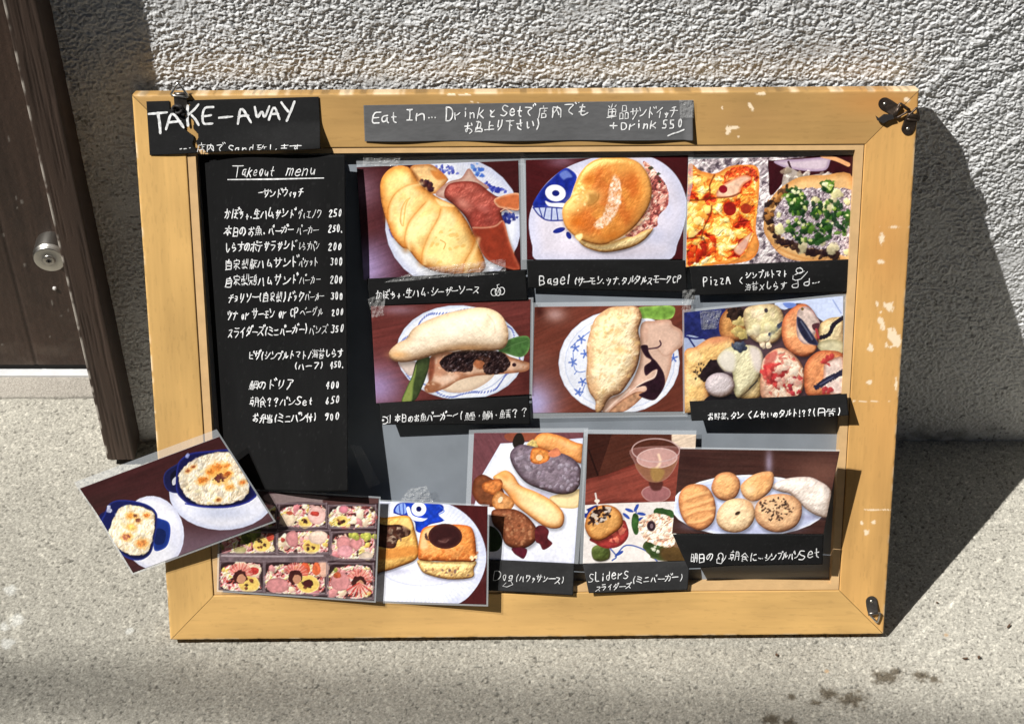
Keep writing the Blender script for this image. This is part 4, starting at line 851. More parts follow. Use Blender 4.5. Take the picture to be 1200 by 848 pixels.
# ------------------------------------------------------------------ handwriting: strokes on a 10 x 10 cell, digit pairs = x y
GL = {
'ア': '228264 545639', 'イ': '7125 5459', 'ウ': '5153 2325 23837649', 'エ': '2282 5258 1898', 'オ': '1393 61696858 6327',
'カ': '13837868 514519', 'キ': '1383 1676 4169', 'ク': '4125 42827539', 'ケ': '3115 2383 636539', 'コ': '228288 2888',
'サ': '1393 3136 717549', 'シ': '2133 1435 285792', 'ス': '22826519 5689', 'セ': '138365 31374888', 'ソ': '2134 817539',
'タ': '4115 42827529 4567', 'チ': '7132 1494 525539', 'ツ': '1234 4153 827549', 'テ': '3171 1484 545639', 'ト': '4149 4476',
'ナ': '1393 515539', 'ニ': '2373 1888', 'ノ': '715629', 'ハ': '3318 6389', 'ヒ': '21273888 2574', 'フ': '22827549',
'ヘ': '164398', 'ホ': '1393 5159 3518 7598', 'マ': '128256 4668', 'ミ': '2173 2475 1789', 'ム': '412887 6589', 'メ': '715519 3378',
'モ': '2272 1585 42474888', 'ヤ': '13938465 3149', 'ヨ': '22828828 2585', 'ラ': '2171 14847649', 'リ': '3136 717649',
'ル': '323619 616895', 'ロ': '2228 228288 2888', 'ワ': '2225 22827649', 'ン': '2134 286793', 'ー': '1595', 'エ': '2282 5258 1898',
'お': '1363 41482826658769 7183', 'か': '14636749 413519 7394', 'く': '713579', 'こ': '2272 263989', 'さ': '1474 5176 363879',
'し': '31375986', 'す': '1393 61654644646739', 'せ': '1494 727666 31374989', 'た': '1363 413519 5575 576989', 'ち': '1373 4136648649',
'て': '1282454779', 'と': '3245 72364989', 'に': '2129 4373 475989', 'の': '5347281542838769', 'は': '2129 4393 7178594799',
'ほ': '2129 4282 4585 6268594799', 'ま': '2282 2575 5158392789', 'も': '41385987 2363 2666', 'や': '15638466 4153 3359',
'よ': '5474 5158392789', 'ら': '4163 3326658749', 'り': '313746 717649', 'い': '233847 7386', 'ん': '5119566896', 'る': '22722766875948',
'生': '3125 2383 2575 5159 1989', '本': '1393 5159 5317 5397 3777', '日': '2129 218189 2585 2989',
'魚': '4124 316153 2327 238387 5357 2585 2787 2819 4849 6869 8899', '自': '5142 2229 228289 2484 2686 2989',
'家': '5051 2123 218183 2474 5427 445749 4628 8465 5699', '製': '1242 1454 3036 1416 5456 7074 9096 1888 5729 5799 4749',
'豚': '1119 113139 1333 1636 4292 6349 556659 6658 8465 6698', '鶏': '0242 0545 2509 2549 7061 6166 618185 6383 6595 66968979 6869',
'海': '1122 1425 1937 4133 4292 4347 438389 3696 4888 6466', '苔': '1292 3033 7073 5425 542686 7587 3739 377779 3979',
'鯛魚': '', '周': '515849 519199 6484 7275 6585 6768 678788', '朝': '1141 3031 1316 134346 1444 1646 0747 3639 616759 619199 6393 6595',
'食': '5014 5095 4464 3439 347477 3575 3777 3949 6699', '弁': '512484 7185 1595 353619 6569', '当': '5054 2134 8174 258589 2787 2989',
'付': '3115 2329 4494 717969 5566', '店': '5052 2292 222619 6366 6484 4649 468689 4989', '内': '2229 228289 515436 5477',
'致': '0141 211444 1646 2628 0949 6155 6393 836949 5699', '召': '21717565 4137 2629 268689 2989', '上': '5158 5585 1898',
'下': '1191 5159 5475', '単': '2132 5042 8172 2327 238387 5357 2585 2787 1898 5359', '品': '3034 307074 3474 1519 154549 1949 6569 659599 6999',
'野': '1115 114145 1343 1545 2129 1747 0949 619173 7384 559586 757969', '菜': '1191 3033 7073 3325 5344 8364 1696 5559 5619 5699',
'替': '1242 0444 2205 3445 6292 5494 7255 7495 3639 367679 3777 3979', '明': '1118 114148 1444 1848 616759 619199 6393 6595',
'堅': '5155 5181 5383 5585 6165 5797 7679 5999 8296', '師': '5159 517154 545659 557559 8191 7377 739397 8299',
'青': '5191 5393 5595 7175 6669 669699 6797 6898',
'A': '194189 2676', 'B': '1119 116173651 5'.replace(' ', ''), 'C': '825123375988', 'D': '1119 115183875919', 'E': '81212989 2575', 'I': '5159 3171 3979',
'K': '2129 8125 4589', 'L': '212989', 'P': '2129 2171835525', 'S': '8241234576875918', 'T': '1191 5159', 'W': '1139537991', 'Y': '1155 9149', 'B': '1119 11617365 1565768819'.replace(' ', ' '),
'a': '7434263868747899', 'd': '743426387971', 'e': '2686745325285988', 'g': '7434263767 74786929', 'i': '5458 5152', 'k': '2119 7326 3689', 'l': '4149',
'n': '2429 26547579', 'o': '5435375969767454', 'r': '2429 2674', 's': '743435657829', 't': '424879 2575', 'u': '242749687479', 'm': '1419 15345459 55748589', 'z': '24742979', 'p': '2429 2474762 6'.replace(' 6', '6'),
'0': '51323759777351', '2': '234172642989', '3': '2151725475785928', '4': '512686 6169', '5': '7131 313564776828', '6': '6136275977765536', '9': '73422465 7359'.replace('65 ', '65'),
'+': '5258 2585', '-': '1585', '(': '61444669', ')': '41646649', '/': '8129', '!': '5156 5859', '?': '2341725456 5859', '.': '4859', '、': '3849', '・': '5556',
'…': '1828 4858 7888', '<': '825588', '〜': '16355584', '×': '2479 7429', "'": '5153',
}
GL['9'] = '7342244573 7359'.replace(' ', ' ')
GL['鯛'] = [('魚', 0.0, 0.52), ('周', 0.02, 1.0)]
GL['鰹'] = [('魚', 0.0, 0.52), ('堅', 0.02, 1.0)]
GL['鰤'] = [('魚', 0.0, 0.52), ('師', 0.02, 1.0)]
GL['鯖'] = [('魚', 0.0, 0.52), ('青', 0.02, 1.0)]
DAKU = {'ガ': 'カ', 'グ': 'ク', 'ゲ': 'ケ', 'ザ': 'サ', 'ズ': 'ス', 'ダ': 'タ', 'デ': 'テ', 'ド': 'ト', 'バ': 'ハ', 'ベ': 'ヘ', 'ボ': 'ホ', 'ヴ': 'ウ', 'で': 'て', 'ぼ': 'ほ', 'ビ': 'ヒ', 'が': 'か', 'ジ': 'シ'}
HAND = {'パ': 'ハ', 'ピ': 'ヒ', 'プ': 'フ', 'ポ': 'ホ', 'ペ': 'ヘ'}
SMALL = {'ャ': 'ヤ', 'ョ': 'ヨ', 'ッ': 'ツ', 'ィ': 'イ', 'ェ': 'エ', 'ゃ': 'や'}

def strokes_of(ch):
    if ch in DAKU:
        return strokes_of(DAKU[ch]) + [np.array([(7.8, .1), (8.7, 1.5)]), np.array([(9.3, -.5), (10.2, .9)])]
    if ch in HAND:
        t = np.linspace(0, 2 * math.pi, 9)
        return strokes_of(HAND[ch]) + [np.stack([9.2 + .9 * np.cos(t), .6 + .9 * np.sin(t)], 1)]
    if ch in SMALL:
        return [s * 0.62 + np.array([1.6, 3.6]) for s in strokes_of(SMALL[ch])]
    g = GL.get(ch)
    if g is None:
        return []
    if isinstance(g, list):
        out = []
        for sub, x0, sx in g:
            for s in strokes_of(sub):
                out.append(np.stack([x0 * 10 + s[:, 0] * sx, s[:, 1]], 1))
        return out
    return [np.array([(int(w[i]), int(w[i + 1])) for i in range(0, len(w) - 1, 2)], float) for w in g.split()]

def chaikin(P, k=2):
    for _ in range(k):
        if len(P) < 3: return P
        Q = [P[0]]
        for a, b in zip(P[:-1], P[1:]):
            Q += [a * .78 + b * .22, a * .22 + b * .78]
        Q.append(P[-1])
        P = np.array(Q)
    return P

def gw(ch):
    if ch == ' ': return .55
    if ch in "()!<、.・…'": return .55
    if ch in 'iItl': return .6
    if ch.isascii(): return .78
    if ch in SMALL: return .72
    return 1.0

_jit = random.Random(5)
def write(s, x0, y0, x1, y1, h, lean=0.10):
    """strokes (photo units) of a hand-written line whose baseline runs from (x0,y0) to (x1,y1)"""
    tot = sum(gw(c) for c in s)
    L = math.hypot(x1 - x0, y1 - y0)
    ux, uy = (x1 - x0) / L, (y1 - y0) / L
    out, pos = [], 0.0
    for c in s:
        w = gw(c) / tot * L
        cell = w * 1.02
        jy = _jit.uniform(-.08, .08) * h; jr = _jit.uniform(-.10, .10); k = _jit.uniform(.88, 1.10); kx = _jit.uniform(.88, 1.12)
        sts = strokes_of(c)
        dense = len(sts) > 6
        e = .15 if dense else (.10 if c.isascii() else .26)
        for st in sts:
            st = st + np.array([(_jit.gauss(0, e), _jit.gauss(0, e)) for _ in range(len(st))])
            if len(st) == 2 and not dense:       # a quick stroke bows a little
                mid = st.mean(0) + np.array([_jit.uniform(-.5, .5), _jit.uniform(-.5, .5)])
                st = np.array([st[0], mid, st[1]])
            P = chaikin(st) - np.array([5, 9.0])
            P[:, 0] *= kx
            gx = P[:, 0] / 10 * cell * k; gy = P[:, 1] / 10 * h * 1.12 * k
            gx = gx - (lean + .04) * gy - jr * gy
            X = x0 + ux * (pos + w / 2 + gx) - uy * (gy + jy)
            Y = y0 + uy * (pos + w / 2 + gx) + ux * (gy + jy)
            Q = np.stack([X, Y], 1)
            out.append((Q, .72) if dense else (Q, _jit.uniform(.86, 1.12)))
        pos += w
    return out
# ------------------------------------------------------------------ materials
def new_mat(name):
    m = bpy.data.materials.new(name)
    m.use_nodes = True
    return m, m.node_tree.nodes, m.node_tree.links, m.node_tree.nodes['Principled BSDF']

def plain(name, rgb, rough=.6, metal=0.0, spec=.4, nscale=None, namp=.15, bump=0.0, bscale=400, alpha=1.0):
    m, N, L, b = new_mat(name)
    b.inputs['Base Color'].default_value = (*rgb, 1)
    b.inputs['Roughness'].default_value = rough
    b.inputs['Metallic'].default_value = metal
    b.inputs['Specular IOR Level'].default_value = spec
    b.inputs['Alpha'].default_value = alpha
    tc = N.new('ShaderNodeTexCoord')
    if nscale:
        t = N.new('ShaderNodeTexNoise'); t.inputs['Scale'].default_value = nscale; t.inputs['Detail'].default_value = 5
        L.new(tc.outputs['Object'], t.inputs['Vector'])
        mp = N.new('ShaderNodeMapRange'); mp.inputs[1].default_value = .3; mp.inputs[2].default_value = .7
        mp.inputs[3].default_value = 1 - namp; mp.inputs[4].default_value = 1 + namp
        L.new(t.outputs[0], mp.inputs[0])
        mx = N.new('ShaderNodeVectorMath'); mx.operation = 'SCALE'; mx.inputs[0].default_value = rgb
        L.new(mp.outputs[0], mx.inputs['Scale']); L.new(mx.outputs[0], b.inputs['Base Color'])
    if bump:
        t2 = N.new('ShaderNodeTexNoise'); t2.inputs['Scale'].default_value = bscale; t2.inputs['Detail'].default_value = 4
        L.new(tc.outputs['Object'], t2.inputs['Vector'])
        bp = N.new('ShaderNodeBump'); bp.inputs['Strength'].default_value = 1; bp.inputs['Distance'].default_value = bump
        L.new(t2.outputs[0], bp.inputs['Height']); L.new(bp.outputs[0], b.inputs['Normal'])
    return m

def coloured(name, rough=.5, spec=.35, bump=0.0, bscale=300, coat=0.0, fine=None):
    """base colour comes from the mesh's own colour layer"""
    m, N, L, b = new_mat(name)
    a = N.new('ShaderNodeVertexColor'); a.layer_name = 'Col'
    src = a.outputs[0]
    tc = N.new('ShaderNodeTexCoord')
    if fine:
        sc, lo, hi = fine
        t = N.new('ShaderNodeTexNoise'); t.inputs['Scale'].default_value = sc; t.inputs['Detail'].default_value = 3; t.inputs['Roughness'].default_value = .7
        L.new(tc.outputs['Object'], t.inputs['Vector'])
        mp = N.new('ShaderNodeMapRange'); mp.inputs[1].default_value = .34; mp.inputs[2].default_value = .66; mp.inputs[3].default_value = lo; mp.inputs[4].default_value = hi
        L.new(t.outputs[0], mp.inputs[0])
        mx = N.new('ShaderNodeVectorMath'); mx.operation = 'SCALE'
        L.new(src, mx.inputs[0]); L.new(mp.outputs[0], mx.inputs['Scale']); src = mx.outputs[0]
    L.new(src, b.inputs['Base Color'])
    b.inputs['Roughness'].default_value = rough
    b.inputs['Specular IOR Level'].default_value = spec
    b.inputs['Coat Weight'].default_value = coat
    b.inputs['Coat Roughness'].default_value = .12
    if bump:
        t2 = N.new('ShaderNodeTexNoise'); t2.inputs['Scale'].default_value = bscale; t2.inputs['Detail'].default_value = 4
        L.new(tc.outputs['Object'], t2.inputs['Vector'])
        bp = N.new('ShaderNodeBump'); bp.inputs['Strength'].default_value = 1; bp.inputs['Distance'].default_value = bump
        L.new(t2.outputs[0], bp.inputs['Height']); L.new(bp.outputs[0], b.inputs['Normal'])
    return m

def clear_film(name, tint=(.85, .87, .88), alpha=.25, rough=.15, bump=0.0, bscale=200):
    m, N, L, b = new_mat(name)
    b.inputs['Base Color'].default_value = (*tint, 1)
    b.inputs['Roughness'].default_value = rough
    b.inputs['Alpha'].default_value = alpha
    b.inputs['Specular IOR Level'].default_value = .8
    if bump:
        tc = N.new('ShaderNodeTexCoord')
        t2 = N.new('ShaderNodeTexNoise'); t2.inputs['Scale'].default_value = bscale; t2.inputs['Detail'].default_value = 3
        L.new(tc.outputs['Object'], t2.inputs['Vector'])
        bp = N.new('ShaderNodeBump'); bp.inputs['Distance'].default_value = bump
        L.new(t2.outputs[0], bp.inputs['Height']); L.new(bp.outputs[0], b.inputs['Normal'])
    return m

M_wall = coloured('stucco', rough=.92, spec=.15, bump=.0006, bscale=900, fine=(500, .9, 1.1))
M_ground = coloured('concrete', rough=.95, spec=.12, bump=.0010, bscale=900, fine=(430, .72, 1.28))
M_print = coloured('glossy print', rough=.34, spec=.4)
M_wood = coloured('maple veneer', rough=.5, spec=.3, bump=.00008, bscale=700)
M_card = coloured('black paper card', rough=.75, spec=.10, bump=.00012, bscale=900)
M_ink = plain('white marker', (.72, .72, .715), .75, nscale=260, namp=.35)
M_film = clear_film('laminate film', (.80, .84, .88), .30, .12)
M_tape = clear_film('clear tape', (.9, .9, .88), .15, .10, bump=.006, bscale=190)
M_back = plain('grey backing sheet', (.215, .238, .265), .38, spec=.45, nscale=22, namp=.10, bump=.00005, bscale=500)
M_lip = plain('pale maple lip', (.62, .40, .19), .5, nscale=60, namp=.08)
M_steel = plain('dull steel', (.17, .155, .14), .38, metal=.9, nscale=300, namp=.2)
M_bright = plain('bright wire', (.62, .60, .56), .28, metal=1.0)
M_lock = plain('satin nickel', (.46, .44, .40), .34, metal=1.0, nscale=120, namp=.05)
M_alu = plain('aluminium', (.60, .60, .60), .45, metal=.0, nscale=80, namp=.06)
M_dark = plain('dark void', (.012, .011, .010), .8)
M_black = plain('dark rubber', (.02, .018, .018), .6)

# ------------------------------------------------------------------ the setting: pavement, wall, doorway
def axis(lo, a, b, hi, step, grow=1.35):
    mid = np.arange(a, b + step * .5, step)
    out_r, s, x = [], step, b
    while x < hi:
        s *= grow; x += s; out_r.append(min(x, hi))
    out_l, s, x = [], step, a
    while x > lo:
        s *= grow; x -= s; out_l.append(max(x, lo))
    return np.array(out_l[::-1] + list(mid) + out_r)

JAMB_X0, JAMB_X1, JAMB_Y = -0.5365, -0.4985, -0.0447      # the post at the edge of the wall
RECESS = 0.135
gx = axis(-8, -.72, .70, 14, .0015, 1.05)
gy = axis(-14, -.50, .10, 0.6, .0015, 1.05)
X, Y = np.meshgrid(gx, gy)
near = sstep(1.2, .72, np.abs(X)) * sstep(-1.1, -.52, Y)
n1 = fbm(X / .0024, Y / .0024, 2, 3); n2 = fbm(X / .012, Y / .012, 5, 3); n3 = fbm(X / .09, Y / .09, 8, 4)
Z = near * ((n1 - .5) * .0018 + (n2 - .5) * .0006) - .0012
Z = Z + near * (n3 - .5) * .002
big = fbm(X / .25, Y / .25, 12, 4)
base = np.stack([.325 + 0 * X, .308 + 0 * X, .262 + 0 * X], -1)
base = base * (1 + .22 * (big - .5) + .16 * (n3 - .5) + .55 * near * (n1 - .5) + .10 * (n2 - .5))[..., None]
agg = sstep(.70, .82, vnoise(X / .0026, Y / .0026, 41)); base = base * (1 + .35 * (agg * near)[..., None])
pit = sstep(.80, .88, vnoise(X / .0026, Y / .0026, 61)); base = base * (1 - .55 * pit[..., None] * near[..., None]); Z = Z - .0009 * pit * near
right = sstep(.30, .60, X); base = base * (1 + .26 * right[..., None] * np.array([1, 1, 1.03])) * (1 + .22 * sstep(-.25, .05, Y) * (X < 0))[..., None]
# smoother grey strip in front of the threshold, with the crack that parts it from the slab
strip = sstep(.084, .090, Y + .004 * (fbm(X / .04, Y / .04, 3) - .5)) * (X < JAMB_X1)
base = base * (1 - strip[..., None]) + strip[..., None] * np.array([.36, .33, .285]) * (1 + .3 * (n3 - .5) + .12 * (n1 - .5))[..., None]
ck = np.exp(-((Y - .087 - .006 * (fbm(X / .05, 0 * X, 9) - .5)) / .0014) ** 2) * (X < -.45)
base *= (1 - .6 * ck)[..., None]; Z = Z * (1 - .6 * strip) - .0025 * ck
for (cx0, cy0, cx1, cy1, w, a) in ((-.52, -.03, -.44, .02, .0016, -.4), (.42, -.40, .62, -.33, .0022, .25), (.50, -.36, .66, -.20, .0025, .22), (.56, -.42, .70, -.26, .0020, .22), (-.62, -.30, -.55, -.47, .003, .22), (-.34, -.40, -.33, -.47, .003, .25)):
    t = np.clip(((X - cx0) * (cx1 - cx0) + (Y - cy0) * (cy1 - cy0)) / ((cx1 - cx0) ** 2 + (cy1 - cy0) ** 2), 0, 1)
    d = np.hypot(X - cx0 - t * (cx1 - cx0), Y - cy0 - t * (cy1 - cy0)) + .012 * (fbm(X / .03, Y / .03, 31) - .5)
    base *= (1 + a * np.exp(-(d / w) ** 2))[..., None]
# dirt where the gutter water dries
dirt = np.zeros_like(X)
for (px, py, r) in ((972, 812, .018), (1000, 818, .024), (1036, 792, .022), (1050, 788, .016), (1082, 790, .016), (1096, 796, .012), (905, 842, .016), (925, 846, .014), (928, 815, .008), (955, 822, .010)):
    q = on_plane(px, py, 2, 0)
    dirt = np.maximum(dirt, sstep(1.0, .25, np.hypot((X - q[0]) / r, (Y - q[1]) / (r * .7)) + 1.9 * (.6 * fbm(X / .006, Y / .006, 17) + .4 * fbm(X / .0022, Y / .0022, 18) - .5)))
base = base * (1 - .70 * dirt[..., None] * np.array([.95, 1.0, 1.06])) 
bird = np.zeros_like(X)
for (px, py, r) in ((12, 690, .010), (4, 733, .008), (20, 725, .012), (8, 752, .010), (152, 738, .006)):
    q = on_plane(px, py, 2, 0)
    bird = np.maximum(bird, sstep(1.0, .4, np.hypot(X - q[0], Y - q[1]) / r + 1.0 * (fbm(X / .005, Y / .005, 19) - .5)))
base = base * (1 - bird[..., None] * .6) + bird[..., None] * .6 * np.array([.62, .62, .58])
for (px, py) in ((969, 785), (1109, 743)):
    q = on_plane(px, py, 2, 0)
    k = .6 * sstep(1, .5, np.hypot(X - q[0], Y - q[1]) / .0036)[..., None]
    base = base * (1 - k) + k * np.array([.45, .27, .12])
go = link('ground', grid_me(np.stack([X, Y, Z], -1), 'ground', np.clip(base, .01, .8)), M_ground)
tag(go, 'grainy grey concrete pavement with brown dirt spots', kind='structure')

mb = MB(); mb.box((-14, -5.9, -.02), (14, -.78, .004)); tag(mb.build('added_road', plain('asphalt', (.05, .05, .052), .9, nscale=60, namp=.25, bump=.003, bscale=300)), 'added unseen dark asphalt in front of the pavement, cutting bounced light', kind='structure')  # asphalt added out of view so less sunlight bounces off the ground

wx = axis(-.5, -.5, .72, 12, .00085, 1.03)
wz = axis(-.01, -.01, .78, 4.2, .00085, 1.03)
X, Zz = np.meshgrid(wx, wz)
nearw = sstep(1.15, .72, np.abs(X)) * sstep(1.2, .78, Zz)
warp = (fbm(X / .02, Zz / .02, 4, 3) - .5) * .010
a = fbm((X + warp) / .0036, (Zz - warp) / .0032, 2, 3)
b2 = vnoise((X - warp) / .0024, (Zz + warp) / .0022, 9)
lump = sstep(.36, .64, a) * .0014 + (b2 - .5) * .0012
big = (fbm(X / .07, Zz / .07, 15, 4) - .5) * .0026
trow = np.zeros_like(X)
for (x0, z0, x1, z1, h, w) in ((.50, .60, .66, .76, .003, .006), (.53, .55, .70, .69, -.004, .007), (.57, .47, .69, .56, .003, .006), (.28, .70, .42, .80, -.003, .006), (-.10, .69, .10, .74, .002, .008), (.60, .36, .72, .42, .0025, .006), (.15, .73, .30, .70, .0025, .006)):
    t = np.clip(((X - x0) * (x1 - x0) + (Zz - z0) * (z1 - z0)) / ((x1 - x0) ** 2 + (z1 - z0) ** 2), 0, 1)
    bow = .02 * 4 * t * (1 - t)
    d = np.hypot(X - x0 - t * (x1 - x0) + bow * .6, Zz - z0 - t * (z1 - z0) - bow * .6)
    trow += .45 * h * np.exp(-(d / w) ** 2)
foot = sstep(.002, .06, Zz)
calm = 1 - .55 * sstep(.60, .80, fbm(X / .11, Zz / .05, 23, 3))
Yw = -nearw * (lump * calm * (.35 + .65 * foot) + big + trow) + .0035
wc = np.stack([.715 + 0 * X, .718 + 0 * X, .715 + 0 * X], -1) * (1 + .22 * (fbm(X / .12, Zz / .12, 33) - .5) + .10 * nearw * (a - .5))[..., None]
hole = sstep(.80, .88, vnoise(X / .004, Zz / .004, 51) * (.8 + .35 * fbm(X / .06, Zz / .06, 52)))
wc *= (1 - .5 * hole * nearw)[..., None]
low = sstep(.05, .0, Zz) * sstep(.35, .65, fbm(X / .02, Zz / .01, 6)); wc *= (1 - .45 * low)[..., None]
wo = link('stucco_wall', grid_me(np.stack([X, Yw, Zz], -1)[:, ::1], 'stucco_wall', np.clip(wc, .02, .8)), M_wall)
tag(wo, 'rough grey stucco wall behind the leaning menu board', 'wall')

# wall beyond the doorway, the head over it, added eave to cut sky light
mb = MB(); mb.box((-8, .0, -.02), (-1.46, .30, 4.2)); mb.box((-8, -.68, 3.62), (12, .30, 3.80)); mb.box((-1.46, .0, 2.08), (-.502, .30, 4.2)); mb.box((-.502, .006, -.02), (-.46, .30, 4.2))
tag(mb.build('plaster_wall', plain('plain stucco', (.48, .465, .435), .93, spec=.1, nscale=14, namp=.12, bump=.004, bscale=120)), 'plain grey stucco wall around the brown door, beside the rough stucco wall, with an added unseen eave', 'wall')

# unseen building added across the narrow street; its shaded front cuts the sky light
mb = MB(); mb.box((-16, -9.5, -.02), (16, -6.0, 14.0)); mb.box((-16.2, -9.7, 14.001), (16.2, -5.7, 14.3)); mb.box((-16, -5.995, -.02), (16, -5.94, .5))
ob = mb.build('added_building', plain('dark render', (.13, .12, .11), .9, nscale=2, namp=.15)); tag(ob, 'added unseen dark building across the street, keeping sky light off the menu board', 'building')
mb_g = plain('window glass', (.03, .035, .04), .1, spec=.6)
for wx0 in range(-14, 14, 3):
    for wz0 in (1.0, 4.0, 7.0, 10.0):
        mb = MB(); mb.box((wx0, -5.995, wz0), (wx0 + 1.3, -5.96, wz0 + 1.5)); mb.build('window', mb_g, ob)

# a cable high over the street: its soft shadow crosses the pavement in front of the board
cp = [on_plane(px, py, 2, 0) for px, py in ((-400, 800), (150, 812), (700, 842), (1500, 890))]
mb = MB(); mb.tube([cp[0] - SUN * 14.0 + (cp[0] - cp[3]) * 3] + [q - SUN * 14.0 for q in cp] + [cp[3] - SUN * 14.0 + (cp[3] - cp[0]) * 3], .028, 10)
cq = cp[1] - SUN * 14.0
tag(mb.build('overhead_cable', M_black, None, cq, True), 'thick black cable strung high over the pavement', 'cable')

# door leaf (brown boards), lock, strike hole
DX0, DX1 = -1.40, JAMB_X0 + .012
def door_cols(X, Z, seed):
    g = fbm(X / .010, Z / .22, seed, 4); g2 = fbm(X / .09, Z / .16, seed + 4, 4); f = fbm(X / .003, Z / .012, seed + 8, 3)
    c = np.stack([.044 + 0 * X, .0255 + 0 * X, .0175 + 0 * X], -1) * (1 + .5 * (g - .5) + .5 * (g2 - .5) + .5 * (f - .5))[..., None]
    dust = sstep(.45, .75, fbm(X / .05, Z / .03, seed + 12)) * sstep(.24, .02, Z)
    return np.clip(c + dust[..., None] * np.array([.030, .026, .021]), .01, 1)
M_door = coloured('brown stained boards', rough=.55, spec=.4, bump=.0006, bscale=160, fine=(700, .7, 1.35))
door = empty('wooden_door', (-.95, RECESS, .02))
tag(door, 'dark brown wooden door with a round steel lock, beside the post', 'door')
dx = np.concatenate([np.linspace(DX0, -.80, 40), np.linspace(-.795, DX1, 150)])
dz = np.concatenate([np.linspace(.016, .70, 220), np.linspace(.72, 2.04, 60)])
X, Zd = np.meshgrid(dx, dz)
gro = np.exp(-((X + .664) / .0022) ** 2) + np.exp(-((X + .86) / .0022) ** 2) + np.exp(-((X + 1.06) / .0022) ** 2)
Yd = RECESS + .0012 * gro + .0006 * (fbm(X / .004, Zd / .05, 3) - .5)
c = door_cols(X, Zd, 3) * (1 - .25 * np.clip(gro, 0, 1))[..., None]
rs = np.random.RandomState(4)
for _ in range(26):
    qx, qz = rs.uniform(-.74, -.54), rs.uniform(.02, .5); r = rs.uniform(.0008, .0022)
    k = sstep(1, .5, np.hypot((X - qx) / r, (Zd - qz) / (r * rs.uniform(1, 4))))[..., None]; c = c * (1 - k) + k * np.array([.17, .15, .13])
o = link('door_leaf', grid_me(np.stack([X, Yd, Zd], -1) - np.array([-.95, RECESS, .02]), 'door_leaf', c), M_door, door)
mb = MB(); mb.box((DX0, RECESS + .006, .016), (DX1, RECESS + .04, 2.04)); mb.build('door_back', plain('brown edge', (.05, .03, .022), .7), door, (-.95, RECESS, .02))
mb = MB(); mb.box((DX0, RECESS + .004, .004), (DX1, RECESS + .03, .0155)); mb.build('bottom_gap', M_dark, door, (-.95, RECESS, .02))
# lock: axis points out of the door; its face centre is seen at (59,304)
LQ = on_plane(57.5, 305, 1, RECESS - .032)
AX, UX, UZ = np.array([0, -1.0, 0]), np.array([1.0, 0, 0]), np.array([0, 0, 1.0])
c0 = np.array([LQ[0], RECESS, LQ[2]])
mb = MB(); mb.lathe(c0, AX, UX, UZ, [(.0230, -.002), (.0230, .0235), (.0225, .0258), (.0212, .0265), (.0212, .0300), (.0202, .0312), (.0188, .0316), (.0, .0318)], 56)
lk = mb.build('lock_cylinder', M_lock, door, (-.95, RECESS, .02), smooth=True)
ofs = np.array([-.95, RECESS, .02])
def sub(mb, name, mat, parent, smooth=False):
    o = mb.build(name, mat, parent, ofs, smooth); return o
mb = MB(); mb.lathe(c0 + AX * .0316, AX, UX, UZ, [(.0086, 0), (.0082, .0014), (.0058, .0019), (.0, .0020)], 32); sub(mb, 'lock_plug', plain('worn nickel', (.36, .34, .31), .3, metal=1.0), lk, True)
mb = MB(); kc = c0 + AX * .0340; mb.box(kc + (-.0035, -.0003, -.0012), kc + (.0035, .0003, .0012)); mb.box(kc + (-.0012, -.0003, -.0026), kc + (.0006, .0003, .0028)); sub(mb, 'keyhole', M_dark, lk)
q = on_plane(64, 338, 1, RECESS - .001); mb = MB(); mb.lathe(q, AX, UX, UZ, [(.0030, -.001), (.0026, .0012), (.0010, .0020), (0, .0021)], 14); sub(mb, 'plug_screw', plain('white filler', (.55, .52, .5), .5), door, True)

# the door frame: post at the wall's edge, far post, head; aluminium threshold
frame = empty('door_frame', (JAMB_X0, JAMB_Y, 0))
tag(frame, 'dark grained wooden door post and head standing at the edge of the wall', 'door frame')
def post(name, x0, x1, y0, y1, z0, z1, seed):
    prof = [(x0 + .0015, y1), (x0, y1)] if False else [(x0, y1)]
    ring = [(x0, y1), (x0, y0 + .0025), (x0 + .0008, y0 + .0008), (x0 + .0025, y0)] + [(x, y0) for x in np.linspace(x0 + .004, x1 - .004, 24)] + [(x1 - .002, y0), (x1 - .0007, y0 + .0007), (x1, y0 + .002), (x1, y0 + .012), (x1, y0 + .03), (x1, y1)]
    zs = np.linspace(z0, z1, 420)
    R = np.array(ring)
    X = np.repeat(R[None, :, 0], len(zs), 0); Yp = np.repeat(R[None, :, 1], len(zs), 0); Zp = np.repeat(zs[:, None], len(R), 1)
    U = X - Yp
    g = fbm(U / .0016, Zp / .10, seed, 4); g2 = fbm(U / .008, Zp / .20, seed + 3, 3)
    groove = sstep(.50, .68, g)
    Yp = Yp + .0007 * groove * (np.abs(Yp - y0) < .0001)
    c = np.stack([.052 + 0 * X, .033 + 0 * X, .024 + 0 * X], -1) * (1 + .7 * (g2 - .5) - .36 * groove + .16)[..., None]
    edge = (np.abs(np.arange(len(R)) - 2) < 1.6)[None, :] * sstep(.42, .60, fbm(Zp / .012, U / .05, seed + 7))
    c = c * (1 - .8 * edge[..., None]) + .8 * edge[..., None] * np.array([.42, .38, .33])
    low = sstep(.12, 0, Zp) * .5; c = c * (1 + low[..., None] * np.array([.25, .3, .3]))
    return link(name, grid_me(np.stack([X, Yp, Zp], -1) - np.array([JAMB_X0, JAMB_Y, 0]), name, np.clip(c, .008, 1)), coloured('old stained timber', rough=.6, spec=.35, bump=.0003, bscale=500), frame)
post('post', JAMB_X0, JAMB_X1, JAMB_Y, .16, .0135, 2.10, 3)
